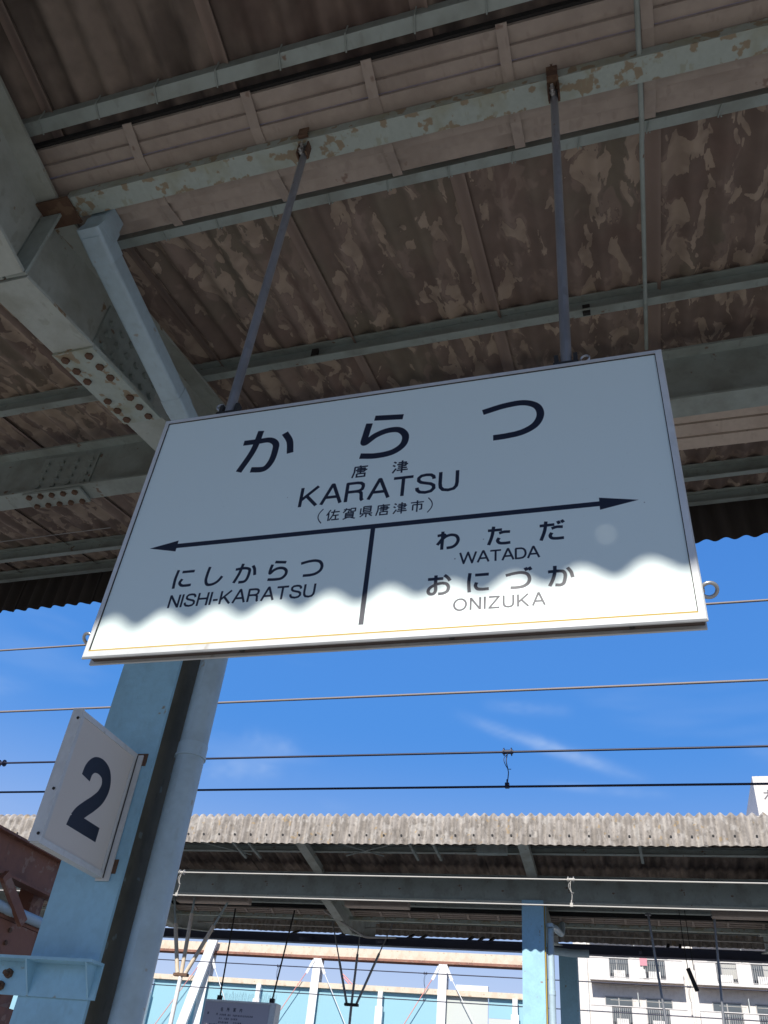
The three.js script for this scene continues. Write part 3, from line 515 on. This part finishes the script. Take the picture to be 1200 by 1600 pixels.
  for (const [x, tx] of [[-0.985, -1.005], [-0.080, -0.062]]) {
    const X = x - cx, X2 = tx - cx, top = 3.045 - 0.02 - cy;
    const r = add(t, 'hanging_rod', rod([X, Hs / 2 + 0.006, -0.024], [X2, top, -0.045], 0.0135, 18), M.rod);
    add(r, 'shoe', join([box(X - 0.03, X + 0.03, Hs / 2 - 0.004, Hs / 2 + 0.012, -0.038, -0.008), box(X - 0.028, X - 0.018, Hs / 2 + 0.012, Hs / 2 + 0.045, -0.034, -0.014), box(X + 0.018, X + 0.028, Hs / 2 + 0.012, Hs / 2 + 0.045, -0.034, -0.014)]), M.dark);
    add(r, 'clamp', join([box(X2 - 0.020, X2 + 0.020, top - 0.06, top + 0.03, -0.052, -0.044), box(X2 - 0.020, X2 + 0.020, top + 0.03, top + 0.034, -0.052, 0.0), box(X2 - 0.019, X2 + 0.019, top + 0.026, top + 0.13, -0.002, 0.004), box(X2 - 0.021, X2 - 0.015, top - 0.06, top + 0.03, -0.044, -0.02), box(X2 + 0.015, X2 + 0.021, top - 0.06, top + 0.03, -0.044, -0.02)]), M.rust);
    for (const dy of [-0.045, -0.01]) add(r, 'bolt', join([bolt(X2 - 0.004, top + dy, -0.031, 0, 0, 1, 0.011, 0.010), bolt(X2 - 0.004, top + dy, -0.021, 0, 0, 1, 0.006, 0.012)]), M.zinc);
    add(r, 'bolt', bolt(X2, top + 0.11, 0.004, 0, -0.3, 1, 0.012, 0.010), M.rust);
  }
  for (const [x, y, ry] of [[-0.985 - 0.035 - cx, Hs / 2 + 0.052, 0.3], [-0.08 + 0.045 - cx, Hs / 2 + 0.035, -0.2]]) add(t, 'eye_bolt', ring(0.011, 0.0025, x, y, -0.03, 0, ry), M.zinc);
  for (const s of [-1, 1]) add(t, 'eye_bolt', join([ring(0.0145, 0.0038, s * (W / 2 + 0.012), -Hs / 2 + (s > 0 ? 0.075 : 0.06), -0.022, 0.95, s * 0.2), rod([s * (W / 2 - 0.004), -Hs / 2 + (s > 0 ? 0.075 : 0.06), -0.022], [s * (W / 2 + 0.004), -Hs / 2 + (s > 0 ? 0.075 : 0.06), -0.022], 0.005, 8)]), M.zinc);
}

// ---------------------------------------------------------------- platform number sign, standing out from the column
{
  const x = -2.14, z0 = -3.08, z1 = -2.632, y0 = 0.812, y1 = 1.333, w = z1 - z0, h = y1 - y0, f = 0.022;
  const t = thing('platform_number_sign', 'cream plate with a black figure 2 standing out from the column', 'sign', null, [x, y0, (z0 + z1) / 2]);
  const two = canvasTex(512, 600, (g) => {
    g.fillStyle = 'rgb(216,210,202)'; g.fillRect(0, 0, 512, 600);
    for (let i = 0; i < 300; i++) { g.fillStyle = `rgba(110,100,90,${rnd() * 0.06})`; g.beginPath(); g.arc(rnd() * 512, rnd() * 600, 0.6 + rnd() * 2.4, 0, 7); g.fill(); }
    g.scale(512 / w, 600 / h); g.strokeStyle = g.fillStyle = NAVY;
    const P = ([z, y]) => [(z1 - z), (y1 - y)];
    ink(g, [[[-2.783, 1.112], [-2.788, 1.148], [-2.812, 1.176], [-2.858, 1.186], [-2.904, 1.172], [-2.926, 1.132], [-2.915, 1.085], [-2.882, 1.045], [-2.838, 1.005], [-2.806, 0.972], [-2.792, 0.948]].map(P)], 0.062);
    g.beginPath(); [[-2.756, 0.918], [-2.968, 0.918], [-2.968, 0.974], [-2.79, 0.974], [-2.763, 0.955]].map(P).forEach(([a, b], i) => (i ? g.lineTo(a, b) : g.moveTo(a, b))); g.fill();
  });
  const fm = std({ map: two, roughness: 0.5, name: 'number face' });
  for (const s of [1, -1]) {
    const g = new THREE.PlaneGeometry(w - 0.03, h - 0.03); const u = g.attributes.uv, p = g.attributes.position;
    for (let i = 0; i < u.count; i++) u.setXY(i, (p.getX(i) + w / 2) / w, (p.getY(i) + h / 2) / h);
    add(t, 'face_panel', g.rotateY(s * Math.PI / 2).translate(s > 0 ? -0.004 : -0.036, h / 2, 0), fm);
  }
  const bars = [box(-0.04, 0, 0, f, -w / 2 + 0.001, w / 2 - 0.001), box(-0.04, 0, h - f, h, -w / 2 + 0.001, w / 2 - 0.001), box(-0.039, -0.001, f, h - f, w / 2 - f, w / 2), box(-0.039, -0.001, f, h - f, -w / 2, -w / 2 + f)];
  for (const b of bars) add(t, 'frame_bar', b, M.alu);
  add(t, 'end_cover', box(-0.046, 0.006, 0.004, h + 0.006, w / 2 + 0.001, w / 2 + 0.005), M.alu);
  for (const k of [0.06, 0.38, 0.93]) for (const s of [0.0062]) add(t, 'screw', bolt(-0.010, h * k, w / 2 + 0.005, 0, 0, 1, 0.006, 0.004), M.dark);
  add(t, 'gap_shadow', box(0.0006, 0.0020, 0.0, h - 0.006, -w / 2 - 0.0008, -w / 2 + 0.004), M.dark);  // dark strip painted in for the shadow between frame and mounting plate
  add(t, 'mounting_plate', box(-0.035, 0.028, -0.01, h - 0.004, -w / 2 - 0.006, -w / 2 - 0.001), M.alu);
  for (const y of [0.02, h - 0.05]) add(t, 'mounting_bracket', box(-0.01, 0.046, y, y + 0.055, -w / 2 - 0.0099, -w / 2 - 0.0065), M.rust);
}

// ---------------------------------------------------------------- wires over the tracks
function span(name, label, y, z, r, mat, category = 'wire') {
  const t = thing(name, label, category, null, [0, y, z]);
  add(t, 'cable', tube([[-45, 0.05, 0], [-22, 0.02, 0], [-8, 0.0, 0], [0, -0.005, 0], [8, 0.0, 0], [22, 0.03, 0], [45, 0.08, 0]], r, 6, 60), mat); return t;
}
span('feeder_wire', 'grey brown wire passing behind the lower edge of the name sign', 3.55, -5.7, 0.009, M.oldwire);
span('feeder_wire', 'grey brown wire between the name sign and the dark overhead line', 3.30, -6.48, 0.0105, M.oldwire);
function overheadLine(label, z, ym, yc, mm, mc, rm, rc, drops) {
  const t = thing('overhead_line', label, 'overhead line', null, [0, yc, z]), h = ym - yc;
  add(t, 'messenger_wire', tube([[-45, h + 0.1, 0], [-20, h + 0.02, 0], [-5, h, 0], [8, h, 0], [22, h + 0.03, 0], [45, h + 0.12, 0]], rm, 10, 60), mm);
  add(t, 'contact_wire', rod([-45, 0, 0], [45, 0.0, 0], rc, 6), mc);
  for (const [x, m] of drops) {
    const d = add(t, 'dropper', tube([[x, h, 0], [x - 0.012, h * 0.72, 0.012], [x + 0.006, h * 0.4, 0], [x - 0.006, 0, 0]], 0.0045, 6, 20), m);
    add(d, 'insulator', join([rod([x - 0.045, h, 0], [x + 0.045, h, 0], 0.018, 10), rod([x - 0.035, h, 0], [x - 0.028, h, 0], 0.034, 10), rod([x + 0.028, h, 0], [x + 0.035, h, 0], 0.034, 10)]), m);
    add(d, 'clamp', join([box(x - 0.022, x + 0.012, -0.012, 0.03, -0.014, 0.014), rod([x - 0.005, 0.03, 0], [x - 0.005, 0.06, 0], 0.007, 6)]), m);
    add(d, 'tail', tube([[x, h - 0.02, 0.01], [x - 0.03, h * 0.75, 0.02], [x + 0.0, h * 0.5, 0.015], [x + 0.03, h * 0.48, 0.01]], 0.003, 5, 16, 0.5), m);
  }
}
overheadLine('dark blue overhead line with one dropper seen against the open sky', -6.7, 2.842, 2.544, M.copper, M.copper, 0.0093, 0.0093, [[-1.08, M.copper], [-6.21, M.copper], [4.2, M.copper]]);
overheadLine('bright overhead line passing in front of the canopy across the tracks', -10.6, 2.89, 2.60, M.palewire, M.palewire, 0.0092, 0.0092, [[-0.955, M.palewire], [-6.15, M.palewire], [4.2, M.palewire]]);
overheadLine('thin overhead line behind the canopy across the tracks', -22, 3.78, 3.2, M.copper, M.copper, 0.012, 0.012, [[-5.55, M.copper], [-9.4, M.copper], [0.5, M.copper]]);

// ---------------------------------------------------------------- things hung under the far canopy
{
  const t = thing('information_board', 'grey guide board with rows of small print hung on two dark rods', 'sign', null, [-6.685, 1.92, -14.3]), w = 0.635;
  const bt = canvasTex(768, 480, (g) => {
    g.fillStyle = 'rgb(176,172,182)'; g.fillRect(0, 0, 768, 480); g.strokeStyle = g.fillStyle = 'rgb(52,54,72)';
    ['mei', 'sho', 'an', 'nai'].forEach((n, i) => kanji(g, n, 208 + i * 76, 62, 34, 5));
    kanji(g, 'an', 52, 100, 22, 3); kanji(g, 'nai', 160, 104, 22, 3);
    const row = (x0, x1, y, s) => { for (let x = x0; x < x1; x += s * 1.12) if (rnd() > 0.07) { const q = Object.keys(KANJI); kanji(g, q[Math.floor(rnd() * q.length)], x, y, s, s * 0.11); } };
    row(200, 275, 108, 18); row(296, 585, 110, 18); row(200, 410, 140, 18); row(200, 360, 172, 18); row(376, 470, 172, 18);
    row(40, 175, 196, 24); row(200, 275, 206, 18); row(296, 585, 208, 18); row(40, 175, 236, 24); row(200, 560, 240, 18);
    for (let y = 272; y < 470; y += 34) { row(40, 150, y, 22); row(200, 430 + rnd() * 150, y + 4, 18); }
  });
  add(t, 'housing', box(-w, w, -0.86, 0, -0.20, -0.004), M.alu);
  const g = new THREE.PlaneGeometry(2 * w - 0.12, 0.80); add(t, 'face_panel', g.translate(-0.045, -0.43, 0.001), std({ map: bt, roughness: 0.5, name: 'guide face' }));
  add(t, 'frame_bar', box(-w, w, -0.025, -0.001, -0.003, 0.008), M.alu); add(t, 'frame_bar', box(w - 0.07, w, -0.86, -0.026, -0.003, 0.008), M.alu);
  for (const [x, dx] of [[-0.435, -0.02], [0.51, 0.16]]) { add(t, 'hanging_rod', rod([x, 0.07, -0.1], [x + dx, 1.42, -0.1], 0.014, 8), M.dark); add(t, 'shoe', box(x - 0.035, x + 0.035, 0, 0.075, -0.13, -0.07), M.dark); }
  const sp = []; for (let i = 0; i < 70; i++) { const x = -0.36 + i * 0.0135 + rnd() * 0.004; sp.push(rod([x, 0, -0.1], [x + (rnd() - 0.5) * 0.03, 0.10 + rnd() * 0.05, -0.1 + (rnd() - 0.5) * 0.05], 0.0014, 3)); }
  const b = add(t, 'bird_spikes', join(sp), M.zinc); b.userData.kind = 'stuff';
}
function tripodPole(label, at, len, arms, mUp, mLow, r) {
  const t = thing('hanging_pole', label, 'pole', null, at);
  add(t, 'shaft', rod([0, 0.02, 0], [0, -len, 0], r, 10), mLow); add(t, 'joint_plate', box(-0.12, 0.12, -0.01, 0.03, -0.04, 0.04), mLow === M.white ? M.rust : M.dark);
  for (const [x0, x1, y1, z1, cut] of arms) {
    const lerp = (k) => [x0 + (x1 - x0) * k, 0.03 + (y1 - 0.03) * k, z1 * k];
    const a = add(t, 'arm', rod(lerp(0), lerp(cut), r * 0.95, 10), mLow === M.white ? M.timber : mUp); add(a, 'upper_arm', rod(lerp(cut), lerp(1), r * 0.55, 8), mUp);  // on the white pole, sunlit lower and shaded upper arms painted as tones
  }
}
tripodPole('white pole hung on three rust streaked arms beside the grey guide board', [-7.32, 2.08, -13.3], 2.4, [[0, -0.06, 1.25, 0, 0.72], [-0.07, -0.50, 1.2, -0.1, 0.62], [0.07, 0.62, 1.34, -0.1, 0.55]], M.steel, M.white, 0.034);
tripodPole('dark pole hung on three thin arms to the side of the guide board', [-5.18, 2.12, -15.5], 2.4, [[0, 0.03, 1.3, 0, 0.6], [-0.09, -0.55, 1.35, -0.05, 0.5], [0.09, 0.62, 1.35, -0.05, 0.6]], M.rod, M.rod, 0.022);
for (const [x0, y0, x1, y1, tx] of [[0.05, 0.6, -0.14, 3.24, 'thin dark hanging pipe near the blue column across the tracks'], [0.62, 0.6, 0.76, 3.24, 'thin dark hanging pipe farther from the blue column across the tracks']]) {
  const t = thing('hanging_pipe', tx, 'pipe', null, [x0, y0, -13.5]);
  add(t, 'pipe', rod([0, 0, 0], [x1 - x0, y1 - y0, 0], 0.017, 8), M.rod); add(t, 'flange', rod([x1 - x0, y1 - y0 - 0.03, 0], [x1 - x0, y1 - y0 - 0.005, 0], 0.045, 8), M.rod);
}
{
  const t = thing('cable_drop', 'pair of thin cables ending in a dark weight under the far canopy', 'cable', null, [0.33, 2.6, -13.9]);
  for (const dx of [-0.03, 0.05]) add(t, 'cable', tube([[dx, 0.8, 0], [dx + 0.01, 0.4, 0], [dx + 0.03, 0.0, 0]], 0.006, 6, 12), M.dark);
  add(t, 'weight', rod([0.0, 0.02, 0], [0.09, -0.26, 0], 0.03, 8), M.dark);
}

// ---------------------------------------------------------------- rust brown steelwork behind the column
{
  const t = thing('steel_framework', 'rust brown steel framework with a pale blue pipe behind the near column', 'steelwork', null, [-3.8, -1.6, -4.4]), o = (x0, x1, y0, y1, z0, z1) => box(x0 + 3.8, x1 + 3.8, y0 + 1.6, y1 + 1.6, z0 + 4.4, z1 + 4.4);
  add(t, 'beam', join([o(-3.90, -3.79, 1.405, 1.42, -5.1, -3.4), o(-3.856, -3.844, 1.20, 1.405, -5.1, -3.4), o(-3.90, -3.79, 1.185, 1.20, -5.1, -3.4)]), M.redlead);
  add(t, 'beam', join([o(-4.7, -4.4, 1.36, 1.375, -5.1, -3.4), o(-4.56, -4.54, 1.12, 1.36, -5.1, -3.4)]), M.redlead);
  add(t, 'deck', o(-4.75, -3.92, 1.385, 1.40, -5.1, -3.4), M.redlead);
  add(t, 'pipe', rod([-0.02, 2.63, -0.75], [-0.02, 2.63, 1.0], 0.032, 12), M.pipe);
  add(t, 'beam', join([o(-3.98, -3.86, 0.75, 0.98, -5.1, -3.4), o(-4.0, -3.84, 0.98, 1.0, -5.1, -3.4)]), M.redlead);
  add(t, 'beam', o(-4.1, -3.85, 0.30, 0.55, -5.1, -3.4), M.redlead);
  add(t, 'back_panel', o(-4.79, -4.76, -1.6, 1.37, -5.1, -3.4), M.redlead);
  add(t, 'strut', bar([0.02, 2.78, -0.04], [0.02, 2.58, -0.35], 0.03, 0.06), M.redlead);
  add(t, 'post', o(-4.05, -3.93, -1.6, 1.38, -4.02, -3.90), M.column); add(t, 'post', o(-4.05, -3.93, -1.6, 1.38, -5.08, -4.96), M.redlead);
  add(t, 'plate', o(-3.86, -3.835, 0.76, 0.975, -4.98, -4.60), M.redlead);
  for (const [y, z] of [[0.86, -4.72], [0.93, -4.72], [0.8, -4.86]]) add(t, 'bolt', bolt(-0.035, y + 1.6, z + 4.4, 1, 0, 0, 0.014, 0.014), M.rust);
}

// ---------------------------------------------------------------- blue screen wall on its frame beyond the far platform
{
  const t = thing('screen_wall', 'light blue sheet screen on white steel posts with a long cream top beam', 'screen wall', null, [0, -2.7, -30]), g = 2.7;
  add(t, 'top_beam', box(-26, -3.6, 5.52 + g, 5.80 + g, -0.25, 0.05), M.timber); add(t, 'beam_flange', box(-26, -3.6, 5.44 + g, 5.517 + g, -0.3, 0.1), M.redlead);
  add(t, 'rail', box(-26, -3.6, 4.54 + g, 4.70 + g, -0.05, 0.12), M.timber);
  const posts = [-20, -15.48, -11.36, -6.95];
  posts.forEach((x, i) => {
    const p = add(t, 'post', join([box(x - 0.14, x + 0.14, 0, 5.42 + g, 0.13, 0.16), box(x - 0.012, x + 0.012, 0, 5.42 + g, -0.12, 0.13), box(x - 0.14, x + 0.14, 0, 5.42 + g, -0.15, -0.12)]), M.white);
    for (const s of [-1, 1]) { add(p, 'gusset', bar([x + s * 0.12, 5.35 + g, 0.18], [x + s * 0.33, 4.95 + g, 0.18], 0.09, 0.02), M.white); add(p, 'brace_rod', rod([x + s * 0.34, 4.95 + g, 0.2], [x + s * 1.6, 3.0 + g, 0.2], 0.014, 6), s < 0 ? M.craneRed : M.white); }
    if (i === 1) add(p, 'raking_strut', bar([x - 0.35, 3.0 + g, 0.55], [x + 0.12, 5.9 + g, 0.25], 0.34, 0.1), M.white);
  });
  for (const x of [-17.55, -13.36, -9.0, -4.58]) add(t, 'small_post', join([box(x - 0.12, x + 0.12, 0, 4.1 + g, 0.13, 0.25), box(x - 0.08, x + 0.08, 4.1 + g, 4.535 + g, 0.135, 0.22)]), M.white);
  const xs = [-26, -21.9, -17.55, -15.48, -13.36, -11.36, -9.0, -6.95, -5.46, -4.58, -3.6];
  for (let i = 0; i < xs.length - 1; i++) {
    const grey = i === 7, low = i === 8 ? 4.0 : 1.0;
    add(t, 'sheet', box(xs[i] + 0.015, xs[i + 1] - 0.015, (grey ? 1.0 : low) + g, 4.535 + g, -0.03, -0.02), grey ? M.greySheet : M.blueSheet);
    if (i === 8) add(t, 'sheet', box(xs[i] + 0.015, xs[i + 1] - 0.015, 1 + g, 3.99 + g, -0.03, -0.02), M.greySheet);
  }
  add(t, 'cap_strip', box(-6.5, -5.46, 4.705 + g, 4.86 + g, -0.05, 0.1), M.white);
}

// ---------------------------------------------------------------- apartment block
{
  const Z = -65, k = 1.25, t = thing('apartment_building', 'white apartment block with projecting balconies beyond the far canopy', 'building', null, [-5.4, -2.7, Z]), X = (x) => x * k + 5.4, Y = (y) => y * k + 2.7;
  const wx0 = X(-4.33), wx1 = X(14);
  add(t, 'wall', box(wx0, wx1, 0, Y(12.6), -9, 0), M.wall); add(t, 'roof_edge', box(wx0 - 0.1, wx1 + 0.1, Y(12.6) + 0.003, Y(12.6) + 0.35, -9.1, 0.12), M.wall);
  add(t, 'side_wall', box(wx0 - 0.55, wx0 - 0.005, 0, Y(12.6), -9, -0.35), M.wall);
  const st = 2.82;                                           // storey height
  const bays = [[-3.84, 0.93], [1.56, 6.3], [6.95, 11.7]];
  for (let f = 0; f < 4; f++) for (const [a, b] of bays) {
    const yb = Y(8.9) + (f - 2) * st, x0 = X(a), x1 = X(b); if (yb < 1) continue;
    const bal = add(t, 'balcony', join([box(x0, x1, yb, yb + 0.16, 0.003, 1.15), box(x0, x0 + (x1 - x0) * 0.22, yb + 0.16, yb + 1.32, 1.03, 1.15), box(x0 + (x1 - x0) * 0.43, x0 + (x1 - x0) * 0.58, yb + 0.16, yb + 1.32, 1.03, 1.15), box(x0 + (x1 - x0) * 0.82, x1, yb + 0.16, yb + 1.32, 1.03, 1.15), box(x0, x0 + 0.12, yb + 0.16, yb + 1.32, 0.003, 1.03), box(x1 - 0.12, x1, yb + 0.16, yb + 1.32, 0.003, 1.03)]), M.wall);
    add(bal, 'soffit_band', box(x0 + 0.05, x1 - 0.05, yb - 0.02, yb - 0.003, 0.01, 1.1), M.soffit);
    for (const [p, q] of [[0.22, 0.43], [0.58, 0.82]]) {
      const xa = x0 + (x1 - x0) * p, xb = x0 + (x1 - x0) * q, rails = [box(xa, xb, yb + 1.26, yb + 1.31, 1.06, 1.11), box(xa, xb, yb + 0.20, yb + 0.24, 1.06, 1.11)];
      for (let x = xa + 0.06; x < xb; x += 0.13) rails.push(box(x - 0.012, x + 0.012, yb + 0.24, yb + 1.26, 1.07, 1.10));
      add(bal, 'railing', join(rails), M.rail);
    }
    for (const [p, q] of [[0.14, 0.44], [0.58, 0.86]]) {
      const xa = x0 + (x1 - x0) * p, xb = x0 + (x1 - x0) * q, wn = add(t, 'window', join([box(xa, xb, yb + 2.02, yb + 2.08, 0.003, 0.05), box(xa, xa + 0.05, yb + 0.18, yb + 2.02, 0.003, 0.05), box(xb - 0.05, xb, yb + 0.18, yb + 2.02, 0.003, 0.05), box((xa + xb) / 2 - 0.03, (xa + xb) / 2 + 0.03, yb + 0.18, yb + 2.02, 0.003, 0.05)]), M.rail);
      add(wn, 'pane', box(xa + 0.05, (xa + xb) / 2 - 0.03, yb + 0.18, yb + 2.02, 0.008, 0.02), M.glass); add(wn, 'pane', box((xa + xb) / 2 + 0.03, xb - 0.05, yb + 0.18, yb + 2.02, 0.008, 0.02), rnd() > 0.5 ? M.curtain : M.glass);
    }
    add(bal, 'partition', box(x0 + (x1 - x0) * 0.505 - 0.02, x0 + (x1 - x0) * 0.505 + 0.02, yb + 0.163, yb + 2.2, 0.06, 1.02), M.greySheet);
    for (const p of [0.24, 0.62]) { const xp = x0 + (x1 - x0) * p; add(bal, 'drying_pole', rod([xp - 0.2, yb + 1.75, 0.72], [xp + 1.4, yb + 1.75, 0.72], 0.018, 6), M.palewire); add(bal, 'air_conditioner', box(xp + 0.12, xp + 0.86, yb + 0.165, yb + 0.75, 0.18, 0.48), M.white); }
    add(bal, 'parapet_cap', box(x0 - 0.03, x1 + 0.03, yb + 1.323, yb + 1.37, 1.0, 1.18), M.wall);
    add(t, 'ceiling_lamp', box((x0 + x1) / 2 - 0.1, (x0 + x1) / 2 + 0.1, yb - 0.12, yb - 0.021, 0.5, 0.7), M.rail);
  }
  for (const x of [X(-4.05), X(1.28), X(6.65)]) add(t, 'drain_pipe', rod([x, 0, 0.12], [x, Y(12.5), 0.12], 0.07, 8), M.white);
}
{
  const t = thing('bedding', 'pink bedding hung over a balcony rail of the apartment block', 'bedding', null, [-1.25, 12.05, -63.82]);
  add(t, 'quilt', join([box(-0.24, 0.22, 0.02, 0.62, 0, 0.05), box(-0.22, 0.24, 0.30, 0.63, -0.16, -0.01)]), M.pink); add(t, 'sheet', box(-0.36, 0.06, -0.72, -0.2, -0.02, -0.005), M.white);
}
// ---------------------------------------------------------------- tall block with a lettered rooftop housing
{
  const t = thing('rooftop_tower', 'white rooftop housing with one grey written character above the far eave', 'building', null, [8.3, -2.7, -70]);
  add(t, 'tower', box(-6, 14, 0, 26.0, -14, -0.8), M.wall);
  add(t, 'housing', box(0, 7, 26.003, 29.9, -9.5, 0), M.wall);
  const ct = canvasTex(128, 128, (g) => { g.fillStyle = 'rgb(212,207,203)'; g.fillRect(0, 0, 128, 128); g.strokeStyle = 'rgb(108,106,108)'; kanji(g, 'dai', 64, 64, 92, 13); });
  add(t, 'lettering', new THREE.PlaneGeometry(1.1, 1.1).translate(0.97, 28.42, 0.004), std({ map: ct, roughness: 0.9, name: 'tower lettering' }));
  add(t, 'roof_pipe', box(-0.35, -0.1, 26.003, 26.6, -1.4, -1.1), M.white);
}
// ---------------------------------------------------------------- crane far off
{
  const t = thing('tower_crane', 'faint red and white lattice crane jib behind the blue screen', 'crane', null, [-44, -2.7, -150]);
  const A = [-8.6, 27.7, 0], B = [2.4, 18.6, 0], n = 14, L = (k, o) => [A[0] + (B[0] - A[0]) * k, A[1] + (B[1] - A[1]) * k + o, A[2]];
  for (const s of [0, 1.1]) add(t, 'chord', rod(L(0, s * 0.3), L(1, s), 0.09, 6), M.craneRed);
  for (let i = 0; i < n; i++) add(t, 'lacing', rod(L(i / n, 0), L((i + 1) / n, (i + 1) / n * 1.1), 0.06, 5), i % 6 < 3 ? M.craneRed : M.white);
  add(t, 'mast', join([-0.7, 0.7].flatMap((x) => [-0.7, 0.7].map((z) => rod([B[0] + x, 0, z], [B[0] + x, 19.5, z], 0.1, 6)))), M.craneRed); add(t, 'cab', box(B[0] - 1, B[0] + 1, 19.5, 21.5, -1, 1), M.white);
  add(t, 'pendant', rod(L(0, 0.3), [B[0], 22, 0], 0.04, 5), M.rail);
}
renderer.render(scene, camera);
